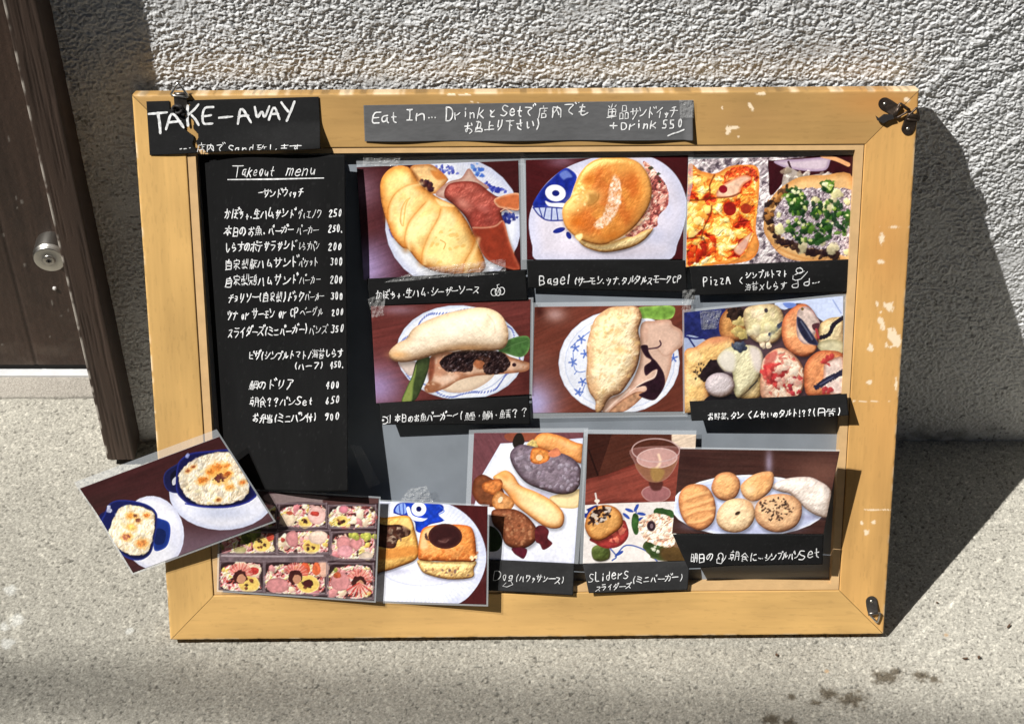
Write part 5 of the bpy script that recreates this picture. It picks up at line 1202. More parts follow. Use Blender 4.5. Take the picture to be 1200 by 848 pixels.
mb = MB(); mb.box((JAMB_X0 + .002, JAMB_Y + .012, 0), (JAMB_X1 - .002, .15, .0134)); mb.build('post_foot', plain('damp concrete pad', (.16, .15, .13), .9), frame, (JAMB_X0, JAMB_Y, 0))
mb = MB(); mb.box((-1.46, JAMB_Y, .0), (-1.402, .16, 2.10), .002); mb.build('post', plain('old timber', (.07, .045, .034), .6, nscale=40, namp=.3), frame, (JAMB_X0, JAMB_Y, 0))
mb = MB(); mb.box((-1.46, JAMB_Y, 2.101), (JAMB_X1, .16, 2.16), .002); mb.build('head', bpy.data.materials['old timber'], frame, (JAMB_X0, JAMB_Y, 0))
mb = MB(); mb.box((-1.40, .1262, -.004), (JAMB_X0 + .004, RECESS + .03, .0038), .0012); mb.build('threshold', M_alu, frame, (JAMB_X0, JAMB_Y, 0))
# dark room behind the door gap
mb = MB(); mb.box((-1.46, .31, -.02), (-.46, .33, 2.2)); tag(mb.build('inner_wall', plain('inner plaster', (.2, .19, .18), .9)), 'dim plaster wall inside, behind the closed brown door', 'wall')

# ------------------------------------------------------------------ the menu board
W0 = BO + BU * (BW / 2)
board = empty('menu_board', W0)
tag(board, 'big menu board in a worn light wooden frame, leaning on the wall', 'menu board')
def bobj(mb, name, mat, parent=board, smooth=False):
    return mb.build(name, mat, parent, W0, smooth)

lipq = [buv(*q) for q in ((221.5, 178), (1017.5, 166), (980, 690), (247.5, 699))]        # outer edge of the pale lip
opq = [buv(*q) for q in ((231.5, 182.5), (1007, 174.5), (970, 683), (257, 691))]          # opening
def avg(qs):
    l = (qs[0][0] + qs[3][0]) / 2; r = (qs[1][0] + qs[2][0]) / 2; b = (qs[2][1] + qs[3][1]) / 2; t = (qs[0][1] + qs[1][1]) / 2
    return l, r, b, t
FL, FR, FB, FT = avg(lipq)
OL, OR_, OB, OT = avg(opq)
NBACK = -.0165
WEAR = [(1046, 266, 15, 1.2), (1033, 279, 4, 7), (1032, 306, 5, 2.5), (1028, 356, 3.5, 5), (1042, 358, 8, 5.5), (1032, 378, 5, 10), (1049, 395, 9, 11), (1046, 406, 10, 4), (1020, 408, 3, 7), (1018, 448, 4, 2.5), (853, 154, 4, 6), (861, 150, 5, 3), (866, 160, 3, 3), (880, 125, 3, 4), (890, 110, 7, 2), (846, 126, 2, 3), (1062, 117, 4, 3), (540, 111, 14, 1.5), (556, 120, 5, 1.5), (1010, 612, 3, 3), (1016, 622, 4, 4), (1024, 612, 2.5, 3), (1050, 448, 1.5, 12), (1022, 470, 22, .9), (1026, 597, 22, .9)]
def rail(name, A, B, C, D, seed, tone):
    """A-B outer edge, D-C inner edge (board u,v); strip rises 0 at the front face"""
    A, B, C, D = map(np.array, (A, B, C, D))
    L = np.linalg.norm(B - A)
    ns = int(L / .0016)
    wi = np.linalg.norm(((D - A) @ np.array([-(B - A)[1], (B - A)[0]])) / L)
    prof = [(0.0, -BT), (0.0, -.012), (0.0, -.0022), (.0004, -.0009), (.0012, -.0002), (.0024, 0)] + [(t, 0) for t in np.linspace(.004, wi - .0016, 46)] + [(wi - .0008, -.0001), (wi - .0003, -.0006), (wi - .0003, -.0040)]
    pr = np.array(prof)
    S, T = np.meshgrid(np.linspace(0, 1, ns), pr[:, 0] / wi)
    N_ = np.repeat(pr[:, 1][:, None], ns, 1)
    U = (A[0] * (1 - S) + B[0] * S) * (1 - T) + (D[0] * (1 - S) + C[0] * S) * T
    V = (A[1] * (1 - S) + B[1] * S) * (1 - T) + (D[1] * (1 - S) + C[1] * S) * T
    al = (B - A) / L; pe = np.array([-al[1], al[0]])
    s = U * al[0] + V * al[1]; t = U * pe[0] + V * pe[1]
    g = fbm(s / .30, t / .010, seed, 4); f = fbm(s / .03, t / .0022, seed + 3, 3); m = fbm(s / .10, t / .05, seed + 6, 3)
    c = np.zeros(U.shape + (3,)) + np.array(tone)
    c = c * (1 + .24 * (g - .5) + .12 * (f - .5) + .50 * (m - .5))[..., None]
    fl = sstep(.70, .78, fbm(s / .012, t / .0016, seed + 9, 2)); c *= (1 - .09 * fl)[..., None]
    x, y = project_uv(U, V)
    # reddish stains, grime, torn tape and chipped edges of the old frame
    for (px, py, rx, ry, col, a) in ((1040, 290, 30, 70, (.62, .27, .075), .45), (1035, 500, 30, 90, (.66, .33, .10), .35), (1030, 120, 60, 22, (.50, .22, .06), .6), (620, 130, 200, 16, (.40, .22, .07), .30), (880, 140, 60, 20, (.36, .20, .08), .35), (1000, 170, 30, 20, (.50, .26, .09), .3), (205, 530, 40, 60, (.60, .36, .13), .25), (600, 726, 260, 20, (.60, .36, .14), .25)):
        k = a * np.exp(-(((x - px) / rx) ** 2 + ((y - py) / ry) ** 2) * 1.3) * (.5 + .9 * m)
        k = np.clip(k, 0, 1)[..., None]; c = c * (1 - k) + k * np.array(col)
    wn_ = .7 * fbm(x / 5.5, y / 5.5, 77, 3) + .3 * fbm(x / 2.0, y / 5.0, 79, 2)
    for (px, py, rx, ry) in WEAR:
        k = sstep(1.0, .78, np.hypot((x - px) / rx, (y - py) / ry) + 2.6 * (wn_ - .46))[..., None]
        c = c * (1 - k) + k * np.array([.84, .68, .47])
    ed = sstep(.0030, .0006, T * wi) * sstep(.50, .66, fbm(s / .016, 0 * s, seed + 13, 3))
    c = c * (1 - .8 * ed[..., None]) + .8 * ed[..., None] * np.array([.80, .62, .40])
    dk = sstep(.60, .68, fbm(s / .009, 0 * s + 2, seed + 15, 2)) * sstep(.0022, .0004, T * wi)
    c = c * (1 - .35 * dk[..., None])
    chip = sstep(.62, .72, fbm(s / .010, 0 * s, seed + 21, 2)) * sstep(.003, 0, T * wi)
    N_ = N_ - .0007 * chip * (N_ > -.011)
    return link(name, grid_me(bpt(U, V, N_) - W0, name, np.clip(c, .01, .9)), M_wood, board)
def project_uv(U, V):
    P = bpt(U, V, 0 * U) - CAM
    z = P @ CF
    return PH_W / 2 + FPX * (P @ CR) / z, PH_H / 2 - FPX * (P @ CU) / z
g = .0004
rail('frame_rail', (0, g), (0, BH - g), (FL, FT - g), (FL, FB + g), 3, (.575, .350, .122))
rail('frame_rail', (BW, BH - g), (BW, g), (FR, FB + g), (FR, FT - g), 23, (.600, .340, .112))
rail('frame_rail', (BW - g, 0), (g, 0), (FL + g, FB), (FR - g, FB), 43, (.585, .355, .124))
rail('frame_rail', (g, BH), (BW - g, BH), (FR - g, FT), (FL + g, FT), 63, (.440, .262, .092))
# pale inner lip: four strips set a hair below the rails
LN = -.0012
mb = MB()
def strip4(mb, a, b, c, d, n0, n1):
    f = [bpt(*p, n1) for p in (a, b, c, d)] + [bpt(*p, n0) for p in (a, b, c, d)]
    mb.add(f, [(0, 1, 2, 3), (7, 6, 5, 4), (0, 4, 5, 1), (1, 5, 6, 2), (2, 6, 7, 3), (3, 7, 4, 0)])
e = .0008
oL, oR, oB, oT = FL + e, FR - e, FB + e, FT - e
strip4(mb, (oL, oB), (oL, oT), (OL, OT), (OL, OB), -.0183, LN); strip4(mb, (oR, oT), (oR, oB), (OR_, OB), (OR_, OT), -.0183, LN)
strip4(mb, (oR, oB), (oL, oB), (OL, OB), (OR_, OB), -.0183, LN); strip4(mb, (oL, oT), (oR, oT), (OR_, OT), (OL, OT), -.0183, LN)
bobj(mb, 'inner_lip', M_lip)
mb = MB(); strip4(mb, (OL - .004, OB - .004), (OR_ + .004, OB - .004), (OR_ + .004, OT + .004), (OL - .004, OT + .004), -.0185, NBACK)
bobj(mb, 'backing_sheet', M_back)
mb = MB(); strip4(mb, (.003, .003), (BW - .003, .003), (BW - .003, BH - .003), (.003, BH - .003), -BT + .001, -.0188)
bobj(mb, 'back_panel', plain('hardboard', (.20, .13, .07), .8))

# hangers: bent plate + screw + wire triangle
def hanger(qx, qy, ang, s, ring_pts, bend=True, flip=0.0, plate_mat=None, ring_mat=None):
    c = buv(qx, qy); ca, sa = math.cos(math.radians(ang)), math.sin(math.radians(ang))
    def tr(n_of):
        def f(x, y): return bpt(c[0] + s * (x * ca - y * sa), c[1] + s * (x * sa + y * ca), n_of(y))
        return f
    poly = [(.5 * math.cos(t), .5 * math.sin(t)) for t in np.linspace(math.pi, 0, 11)] + [(.5, -.45), (.46, -.9), (.42, -1.15), (-.42, -1.15), (-.46, -.9), (-.5, -.45)]
    lift = lambda y: .0006 + (.0034 * sstep(-.35, -1.0, y) if bend else 0)
    mb = MB(); mb.prism([p for p in poly], tr(lambda y: float(lift(y)) - .0001), tr(lambda y: float(lift(y)) + .0011))
    h = bobj(mb, 'hanger_plate', plate_mat or M_steel)
    # rolled loop that holds the wire
    mb = MB(); mb.tube([tr(lambda y: .0036)(x, -1.12) for x in (-.42, 0, .42)], .0024, 10); o = mb.build('rolled_loop', plate_mat or M_steel, h, W0, True)
    mb = MB(); cc = tr(lambda y: .0014)(0, 0)
    mb.lathe(cc, BN, BU, BV, [(.0022, 0), (.0021, .0007), (.0014, .0014), (0, .0016)], 16); mb.build('screw', plain('screw head', (.55, .52, .46), .3, metal=1.0) if 'screw head' not in bpy.data.materials else bpy.data.materials['screw head'], h, W0, True)
    mb = MB(); mb.tube([bpt(*buv(*(np.array(p[:2]) * (1 - t) + np.array(q[:2]) * t)), p[2] * (1 - t) + q[2] * t) for p, q in zip(ring_pts, ring_pts[1:] + ring_pts[:1]) for t in (0.06, .35, .65, .94)], 0.00135, 8, closed=True); mb.build('wire_ring', ring_mat or M_bright, h, W0, True)
    return h
M_brown = plain('browned steel', (.085, .062, .048), .42, metal=.8, nscale=300, namp=.3)
hanger(1036.5, 121.5, 62, .0145, [(1054, 120, .004), (1066, 128.5, .004), (1050, 137.5, .004), (1046, 134, .004)], plate_mat=M_brown, ring_mat=M_brown)
hanger(1063.5, 150.5, 165, .0145, [(1060, 139, .004), (1073.5, 124.5, .006), (1077, 140.5, .004)], plate_mat=M_brown, ring_mat=M_brown)
hanger(1021, 703.5, 8, .0140, [(1017, 716.5, .004), (1031, 716, .004), (1027.5, 728.5, .0025)])
hanger(212.5, 127, 180, .0150, [(200.5, 111, .005), (222.5, 113, .005), (209.5, 95.5, .006)])
# a dark scrap of plastic caught by the wire, and a knot of cord
mb = MB(); mb.prism([buv(*p) for p in ((1025, 134.5), (1029, 137.5), (1035, 133), (1045, 133.5), (1047, 138), (1040, 140), (1034, 143.5), (1027, 140))], lambda u, v: bpt(u, v, .0035), lambda u, v: bpt(u, v, .0062)); bobj(mb, 'plastic_scrap', M_black)
mb = MB(); t = np.linspace(0, 4 * math.pi, 30); k0 = buv(208.5, 127); mb.tube([bpt(k0[0] + .0055 * math.cos(a), k0[1] + .0042 * math.sin(a), .005 + .003 * math.sin(a * 1.5)) for a in t], .0016, 6); bobj(mb, 'cord_knot', M_black, smooth=True)

# ------------------------------------------------------------------ sheets lying on the board
def smooth01(x): return x * x * (3 - 2 * x)
class Sheet:
    """quad: photo corners TL TR BR BL; n: lift of those corners above the frame's face; extra(s,t): more lift"""
    def __init__(s, quad, n, extra=None):
        s.q = np.array(quad, float)
        s.C = np.array([np.append(buv(q[0], q[1], h), h) for q, h in zip(s.q, n)])
        s.extra = extra
    def at(s, S, T):
        w = [(1 - S) * (1 - T), S * (1 - T), S * T, (1 - S) * T]
        U = sum(a * c[0] for a, c in zip(w, s.C)); V = sum(a * c[1] for a, c in zip(w, s.C)); N_ = sum(a * c[2] for a, c in zip(w, s.C))
        if s.extra is not None: N_ = N_ + s.extra(S, T)
        return U, V, N_
    def pos(s, S, T, dn=0.0):
        U, V, N_ = s.at(S, T)
        return bpt(U, V, N_ + dn)
    def st(s, x, y):
        """photo point -> s,t"""
        TL, TR, BR, BL = s.q
        S = np.full(np.shape(x), .5); T = np.full(np.shape(x), .5)
        for _ in range(8):
            fx = (1 - S) * (1 - T) * TL[0] + S * (1 - T) * TR[0] + S * T * BR[0] + (1 - S) * T * BL[0] - x
            fy = (1 - S) * (1 - T) * TL[1] + S * (1 - T) * TR[1] + S * T * BR[1] + (1 - S) * T * BL[1] - y
            ax = (1 - T) * (TR[0] - TL[0]) + T * (BR[0] - BL[0]); ay = (1 - T) * (TR[1] - TL[1]) + T * (BR[1] - BL[1])
            bx = (1 - S) * (BL[0] - TL[0]) + S * (BR[0] - TR[0]); by = (1 - S) * (BL[1] - TL[1]) + S * (BR[1] - TR[1])
            D = ax * by - ay * bx
            S = S - (fx * by - fy * bx) / D; T = T - (ax * fy - ay * fx) / D
        return S, T
    def center(s): return s.pos(np.array(.5), np.array(.5))

def sheet_obj(name, sh, nx, ny, mat, img=None, parent=None, origin=None, inset=None, dn=0.0, keep=None):
    S, T = np.meshgrid(np.linspace(0, 1, nx), np.linspace(0, 1, ny))
    P = sh.pos(S, T, dn)
    o0 = sh.center() if origin is None else origin
    me = grid_me((P - o0)[::-1], name, None if img is None else img[::-1], keep=keep)
    o = link(name, me, mat, parent)
    if parent is None: o.location = o0
    # paper has two faces and a thickness
    md = o.modifiers.new('thickness', 'SOLIDIFY'); md.thickness = .0003; md.offset = -1
    return o, o0

def film_ring(sh, m, o0, parent):
    """clear margin of the laminate round the picture; m = photo units beyond TL..BL edges (top,right,bottom,left)"""
    q = sh.q; cx = q.mean(0)
    ex = (q[1] - q[0]) / np.linalg.norm(q[1] - q[0]); ey = (q[3] - q[0]) / np.linalg.norm(q[3] - q[0])
    s0, s1 = -m[3] / np.linalg.norm(q[1] - q[0]), 1 + m[1] / np.linalg.norm(q[1] - q[0])
    t0, t1 = -m[0] / np.linalg.norm(q[3] - q[0]), 1 + m[2] / np.linalg.norm(q[3] - q[0])
    ss = np.array([s0] + list(np.linspace(0, 1, 14)) + [s1]); tt = np.array([t0] + list(np.linspace(0, 1, 12)) + [t1])
    S, T = np.meshgrid(ss, tt)
    P = sh.pos(S, T, .0002)
    keep = np.ones((len(tt) - 1, len(ss) - 1), bool); keep[1:-1, 1:-1] = False
    if m[0] <= 0: keep[0, :] = False
    if m[1] <= 0: keep[:, -1] = False
    if m[2] <= 0: keep[-1, :] = False
    if m[3] <= 0: keep[:, 0] = False
    me = grid_me((P - o0)[::-1], 'laminate_margin', keep=keep[::-1])
    return link('laminate_margin', me, M_film, parent)

GP, GC = 'food photographs fixed to the menu board', 'black caption cards fixed to the menu board'
def photo(name_fn, quad, n, res, label, film=(6, 6, 0, 6), extra=None, gain=.97, sat=1.0):
    sh = Sheet(quad, n, extra)
    img = s2l(name_fn(*res)) * gain
    img = img * sat + (1 - sat) * (img @ np.array([.3, .55, .15]))[..., None]
    o, o0 = sheet_obj('food_photo', sh, res[0], res[1], M_print, img)
    tag(o, label, 'photograph', GP)
    if film: film_ring(sh, film, o0, o)
    return sh

def ribbons(mb, sh, polys, w, dn=.0007):
    w0 = w
    for P in polys:
        w = w0
        if isinstance(P, tuple):
            P, kw = P; w = w0 * kw
        P = np.asarray(P, float)
        # resample so that a stroke follows the paper
        if len(P) == 2:
            P = np.array([P[0] * (1 - t) + P[1] * t for t in np.linspace(0, 1, 4)])
        d = np.gradient(P, axis=0); d /= np.linalg.norm(d, axis=1)[:, None] + 1e-9
        nrm = np.stack([-d[:, 1], d[:, 0]], 1)
        P2 = P.copy(); P2[0] -= d[0] * w * .35; P2[-1] += d[-1] * w * .35
        ww = np.full(len(P), w / 2.0 * .78) * (1 + .5 * (fbm(P[:, 0] / 3.5, P[:, 1] / 3.5, 91, 2) - .5)); ww[0] *= .7; ww[-1] *= .5
        A = P2 + nrm * ww[:, None]; B = P2 - nrm * ww[:, None]
        Sa, Ta = sh.st(A[:, 0], A[:, 1]); Sb, Tb = sh.st(B[:, 0], B[:, 1])
        ok = (Sa > .004) & (Sa < .996) & (Ta > .004) & (Ta < .99) & (Sb > .004) & (Sb < .996) & (Tb < .99)
        pa = sh.pos(Sa, Ta, dn); pb = sh.pos(Sb, Tb, dn)
        vs = []; fs = []
        for i in range(len(P)):
            vs += [pa[i], pb[i]]
        for i in range(len(P) - 1):
            if ok[i] and ok[i + 1]: fs.append((2 * i, 2 * i + 1, 2 * i + 3, 2 * i + 2))
        if fs: mb.add(vs, fs)

def card(name, quad, n, res, label, lines, w, extra=None, tone=.0085, cat='caption card', group=GC, dust=.25, keepf=None):
    sh = Sheet(quad, n, extra)
    S, T = np.meshgrid(np.linspace(0, 1, res[0]), np.linspace(0, 1, res[1]))
    sd = abs(hash(tuple(map(int, np.ravel(quad))))) % 50 if False else int(abs(quad[0][0] * 3 + quad[0][1])) % 50
    k = 1 + dust * 2 * (fbm(S * 7, T * 4, sd) - .5) + .3 * (fbm(S * 60, T * 24, sd + 3) - .5)
    img = np.stack([tone * k, tone * k, tone * 1.02 * k], -1)
    sp = sstep(.88, .93, vnoise(S * 110, T * 130, sd + 5)); img = img + (sp * .006)[..., None]
    keep = None if keepf is None else ~keepf(S, T)[:-1, :-1]
    o, o0 = sheet_obj(name, sh, res[0], res[1], M_card, img, keep=None if keep is None else keep[::-1])
    tag(o, label, cat, group)
    mb = MB()
    for polys, ww in lines:
        ribbons(mb, sh, polys, ww or w)
    if mb.f:
        mb.build('lettering', M_ink, o, o0, recalc=False)
    return sh, o, o0

def T_(s, x0, y0, x1, y1, h, w=None, lean=.10):
    return (write(s, x0, y0, x1, y1, h, lean), w)

def circ(x, y, rx, ry=None, a0=0, a1=360, n=14):
    ry = ry or rx
    t = np.radians(np.linspace(a0, a1, n))
    return np.stack([x + rx * np.cos(t), y + ry * np.sin(t)], 1)

# --- long menu list
def bulge(S, T): return .006 * np.sin(S * math.pi) * (T) + .004 * np.sin(T * math.pi * 2.2 + .6) * S
L = []
Wm, Wt = 1.35, .85
L += [T_('T', 271, 206, 284, 205.4, 13, 1.1), T_('akeout', 282, 205, 321, 204.4, 12, 1.3, .2), T_('menu', 335, 204.5, 371, 203.5, 13, 1.3, .25), ([np.array([(267.5, 208.7), (320, 208), (379.5, 206.6)])], 2.0)]
L += [([np.array([(303.5, 223.2), (309, 222.4)])], 1.3), T_('サンドウィッチ', 309, 228.5, 356, 227, 10, 1.4)]
rows = [('かぼちゃ、生ハムサンド', 263, 252.8, 346, 251, 'ヴィエノワ', 349, 377, '250', 386, 400.5, 250.5), ('本日のお魚.', 262, 271.4, 313, 270, 'パーカー', 348, 374, '250.', 385, 402, 268),
        ('しらすのポテサラサンド', 263, 290, 347, 288, 'しらすパン', 349, 375, '200', 385, 400, 288), ('自家製豚ハムサンド', 263, 309.6, 350, 306.6, 'バケット', 350, 374, '300', 387.5, 401, 305.6),
        ('自家製鶏ハムサンド', 263, 329.2, 350, 327, 'パーカー', 351, 376, '200', 387, 401, 327), ('チョリソー(自家製)ドック', 266, 347.8, 357, 346.4, 'パーカー', 358, 380, '300', 388, 401.5, 346),
        ('ツナ or サーモン or CP', 265, 368.4, 350, 365, 'ベーグル', 351, 379, '200', 389, 402, 364.6), ('スライダーズ(ミニバーガー)', 266, 388.6, 361, 385.6, 'バンズ', 362, 384, '350', 388, 402, 385.6)]
for (a, x0, y0, x1, y1, b, bx0, bx1, p, px0, px1, py) in rows:
    L += [T_(a, x0, y0, x1, y1, 11.4, 1.5), T_(b, bx0, y1 + .3, bx1, y1 - .5, 10, .85), T_(p, px0 - 1, py + .5, px1 + .5, py, 9.4, 1.5)]
L += [T_('バーガー', 315, 270, 345, 268.6, 9.5, 1.4)]
L += [T_('ピザ(シンプルトマト/海苔しらす', 291, 415.6, 402, 414.4, 10, 1.35), T_('(ハーフ)', 345, 427.5, 379, 426.6, 8, 1.3), T_('450.', 386, 427.5, 403, 427, 8, 1.5)]
L += [T_('鯛のドリア', 292, 451, 345, 449.6, 11, 1.45), T_('400', 381, 451.5, 398, 451, 9, 1.5), T_('朝食??パンSet', 294, 470.6, 367, 469, 10.5, 1.4), T_('650', 381, 469, 398, 468.4, 9.5, 1.5), T_('お弁当(ミニパン付)', 296, 490, 372, 488.6, 10.5, 1.4), T_('900', 380, 488.6, 398, 488, 9.5, 1.5)]
card('menu_sheet', [(233, 182.5), (404.5, 181), (408, 574), (262, 571)], [-.0110, .006, .032, -.0155], (120, 150), 'long black menu list with white handwritten prices, along the left lip', L, 1.4, bulge, .0075, 'menu list', None)

# --- two strips on the top rail
def take_x(S, T): return .012 * sstep(.45, 1.0, T) * sstep(.25, 1.0, S) + .0015 * np.sin(S * 9) * T
def torn(S, T):
    c = .205 + .085 * T + .012 * np.sin(T * 21)
    return (np.abs(S - c) < .017 + .008 * np.sin(T * 13 + 1)) | ((T < .16) & (S > .13) & (S < .20))
L = [T_('T', 173, 155, 203, 152.6, 29, 3.6, .0), T_('A', 194, 152.4, 219, 150, 22, 3.6, .0), T_('K', 217, 148.4, 237, 147, 24, 3.6, .0), T_('E', 234, 147, 252, 145.6, 21, 3.6, .0), ([np.array([(257, 138), (272, 136.6)])], 3.6),
     T_('A', 277, 145, 298, 143, 23, 3.4, .0), T_('W', 296, 140.4, 316, 139.6, 15, 3.4, .0), T_('A', 314, 141.4, 331, 140.4, 20, 3.4, .0), T_('Y', 328, 143.6, 349, 142.6, 26, 3.4, .0),
     T_('…', 209, 175, 228, 173, 9, 1.4), T_('店内で', 230, 179, 263, 177, 11, 1.4), T_('Sand', 266, 178.4, 299, 177, 9, 1.3), T_('致します…', 300, 177.4, 362, 174.8, 9.5, 1.2)]
card('sign_card', [(171.5, 119), (373.5, 113.5), (376.5, 171.5), (175.5, 182)], [.0012, .0015, .0025, .0015], (240, 80), 'torn black TAKE-AWAY card with big white letters on the top rail', L, 3.4, take_x, .014, 'sign card', None, keepf=torn)
L = [T_('E', 433, 145.6, 447, 145, 15, 2.0), T_('at', 444, 144.6, 467, 142.6, 14, 1.9), T_('In…', 474, 141.4, 512, 139, 13, 1.9), T_('D', 521, 142.6, 533, 142, 18, 1.9), T_('rink', 532, 139.4, 568, 137.4, 13, 1.7, .05), T_('と', 571, 137.4, 581, 137, 9, 1.9), T_('Set', 586, 137, 612, 135.6, 14, 1.9), T_('で', 612, 135.8, 626, 135.4, 13, 1.8),
     T_('店内でも', 628, 137.4, 691, 134.6, 15, 1.9), T_('お召上り下さい)', 543, 155.6, 633, 150.8, 13, 1.8), T_('単品', 710, 141, 738, 138, 17, 1.8), T_('サンドイッチ', 738, 138.4, 794, 136.4, 12, 1.5), T_('+', 712, 152, 726, 151.6, 11, 1.9), T_('Drink', 727, 152.6, 770, 149.8, 10, 1.7), T_('550', 774, 151.8, 801, 149.8, 12, 1.8), T_('〜', 783, 163.4, 806, 157, 9, 1.9)]
card('sign_card', [(426, 123.5), (812, 117.5), (812, 164.5), (427.5, 166)], [.0012, .0012, .0035, .0022], (260, 50), 'faded grey card of Eat In drink set notes, on the top rail', L, 1.9, lambda S, T: .0016 * np.sin(S * 17) * T + .004 * sstep(.97, 1, S) * T, .105, 'sign card', None, dust=.12)

# --- photographs and captions, row by row
b3 = lambda k: (lambda S, T: k * np.sin(S * math.pi) * np.sin(T * math.pi))
photo(pic_baguette, [(418, 196), (607.5, 188), (610.5, 316), (426, 328)], [-.0118, -.0105, -.0085, -.0105], (230, 160), 'photograph of a twisted roll and red ham, topmost in its column', (9, 7, 0, 0), b3(.003))
photo(pic_bagel, [(616, 187.5), (806.5, 182), (803, 304), (617.5, 304.5)], [-.0100, -.0100, -.0080, -.0080], (230, 150), 'photograph of a shiny bagel with pink filling on a blue-eyed plate', (6, 6, 0, 6), b3(.003))
photo(pic_pizza, [(806.5, 187), (1000, 181.5), (995, 304), (804, 313)], [-.0105, -.0105, -.0080, -.0070], (240, 155), 'photograph of red tomato pizza and green-topped round pizza on foil', (6, 5, 0, 4), b3(.003))
pumpkin = [circ(579, 342, 3.6, 4.2), circ(583.6, 341.4, 3.2, 4.6), circ(588, 340.4, 3.4, 4.4), np.array([(583, 336), (582.6, 333.4), (585, 332.6)])]
card('caption_card', [(430, 326.5), (616, 316.5), (618.5, 351.5), (434, 358.5)], [-.0085, -.0065, -.0060, -.0080], (110, 26), 'caption card ending with a pumpkin doodle, under the twisted roll photograph', [T_('かぼちゃ・生ハム・シーザーソース', 440, 350.4, 562, 342.6, 10, 1.25), (pumpkin, 1.2)], 1.3, b3(.002))
card('caption_card', [(617.5, 305), (803, 305), (806, 342.5), (619, 337.5)], [-.0070, -.0070, -.0055, -.0070], (110, 26), 'caption card starting with Bagel, under the shiny bagel photograph', [T_('Bagel', 632, 334.6, 669, 331, 12, 1.5), T_('(サーモン、ツナ、タルタルスモークCP', 672, 333.4, 798, 331, 9.6, 1.35)], 1.4, b3(.002))
hand = [np.array([(929, 322), (928.5, 326), (932, 327.6), (938, 326), (943, 321), (946, 317.6)]), circ(936.5, 316.4, 4, 3), np.array([(931, 321), (936, 319), (942, 317)]), np.array([(934, 314), (938, 313)])]
card('caption_card', [(808, 312), (995.5, 304), (997.5, 342.5), (811.5, 346)], [-.0062, -.0050, -.0040, -.0050], (110, 26), 'caption card starting with PizzA, under the two pizzas photograph', [T_('PizzA', 823, 335, 857, 332, 11.5, 1.35), T_('<', 861, 333.6, 871, 332.6, 10, 1.3), T_('シンプルトマト', 873, 326, 923, 322.4, 8.4, 1.25), T_('海苔×しらす', 872, 340.4, 921, 337.4, 10, 1.25), T_('dd…', 926, 338, 961, 331, 9, 1.3), (hand, 1.2)], 1.3, b3(.003))

photo(pic_fishburger, [(434.7, 358.5), (622, 350.5), (620.5, 462), (441, 472.5)], [-.0085, -.0075, -.0060, -.0062], (230, 140), 'photograph of a pale bun with dark sauced fish and green leaves', (2, 3, 0, 0), b3(.003), .97, .84)
photo(pic_platesandwich, [(626.5, 359.5), (810, 357.5), (806, 482), (623, 484)], [-.0090, -.0105, -.0105, -.0085], (230, 155), 'photograph of a floury sandwich with ham and purple leaf on a plate', (5, 0, 6, 3), b3(.003), .97, .86)
photo(pic_tarts, [(801.6, 366), (988.4, 346.8), (987.5, 460.5), (802.5, 484)], [-.0075, -.0068, -.0030, -.0060], (230, 150), 'photograph of crowded small savoury breads with fish strips and red cheese', (3, 3, 0, 2), b3(.003), .90, .88)
fishd = [circ(450, 492, 4.6, 4.2), circ(449, 492, .9), np.array([(453, 488.6), (457.4, 485.6), (457, 495), (453.4, 494.6)])]
card('caption_card', [(445, 472), (620, 464), (621.5, 497), (446.5, 497.5)], [-.0045, -.0045, -.0035, .0060], (110, 24), 'caption card starting with a fish doodle, under the fish bun photograph', [(fishd, 1.2), T_('本日のお魚バーガー〜(', 462, 494.4, 542, 489.6, 10, 1.3), T_('鰹・鰤・鯖??', 544, 491.4, 619, 486.8, 10.4, 1.15)], 1.3, b3(.002))
card('caption_card', [(808, 470), (992.5, 461), (994.5, 486.5), (810.5, 493)], [-.0010, .0060, .0180, .0060], (110, 22), 'caption card with question marks, under the crowded small breads photograph', [T_('お野菜、タン くんせいのタルト!??', 829, 492, 951, 486.8, 8.6, 1.25), T_('(日替)', 951, 487.6, 986, 486, 10, 1.3)], 1.3)

photo(pic_dog, [(555.5, 507), (684, 506.5), (673, 660), (549, 654)], [-.0090, -.0090, .0015, .0010], (180, 215), 'photograph of brown, purple and pale sausage rolls on white paper', (5, 5, 0, 6), None)
card('caption_card', [(549.3, 654.5), (673, 660.5), (671.5, 697), (546, 690)], [.0022, .0028, .0052, .0042], (90, 26), 'caption card starting with Dog, under the sausage rolls photograph', [T_('D', 577, 679, 588, 678, 11, 1.1), T_('og', 587, 678.6, 602, 679, 11, 1.1), ([np.array([(598, 679), (601, 684), (594, 687), (589, 686), (593, 682)])], 1.0), T_('(ハワッサンース)', 603, 680.4, 661, 683, 9, 1.15)], 1.15, tone=.030)
photo(pic_sliders, [(688.7, 508), (816, 509), (808, 656.5), (683, 660)], [-.0085, -.0085, -.0010, .0005], (180, 215), 'photograph of a small burger, salad and a stemmed drinking glass', (5, 0, 0, 4), None)
card('caption_card', [(683, 660.5), (808, 657), (806, 692), (690, 694.5)], [.0014, .0010, .0062, .0070], (90, 26), 'caption card starting with SLiderS, under the burger and glass photograph', [T_('SLiderS', 689, 681, 737, 676, 11, 1.3), T_('(ミニバーガー)', 740, 682, 800, 680, 8.6, 1.2), T_('スライダーズ', 697, 692, 740, 688.6, 7.6, 1.15)], 1.2, lambda S, T: -.003 * S * T + .002 * np.sin(T * 3), tone=.030)
photo(pic_breads, [(797, 525.5), (984, 528.5), (965, 625.5), (787.5, 624.8)], [-.0050, .0370, .0310, .0040], (230, 130), 'photograph of six assorted bread rolls on an oval pale plate', (2, 0, 0, 0), None, .97, .80)
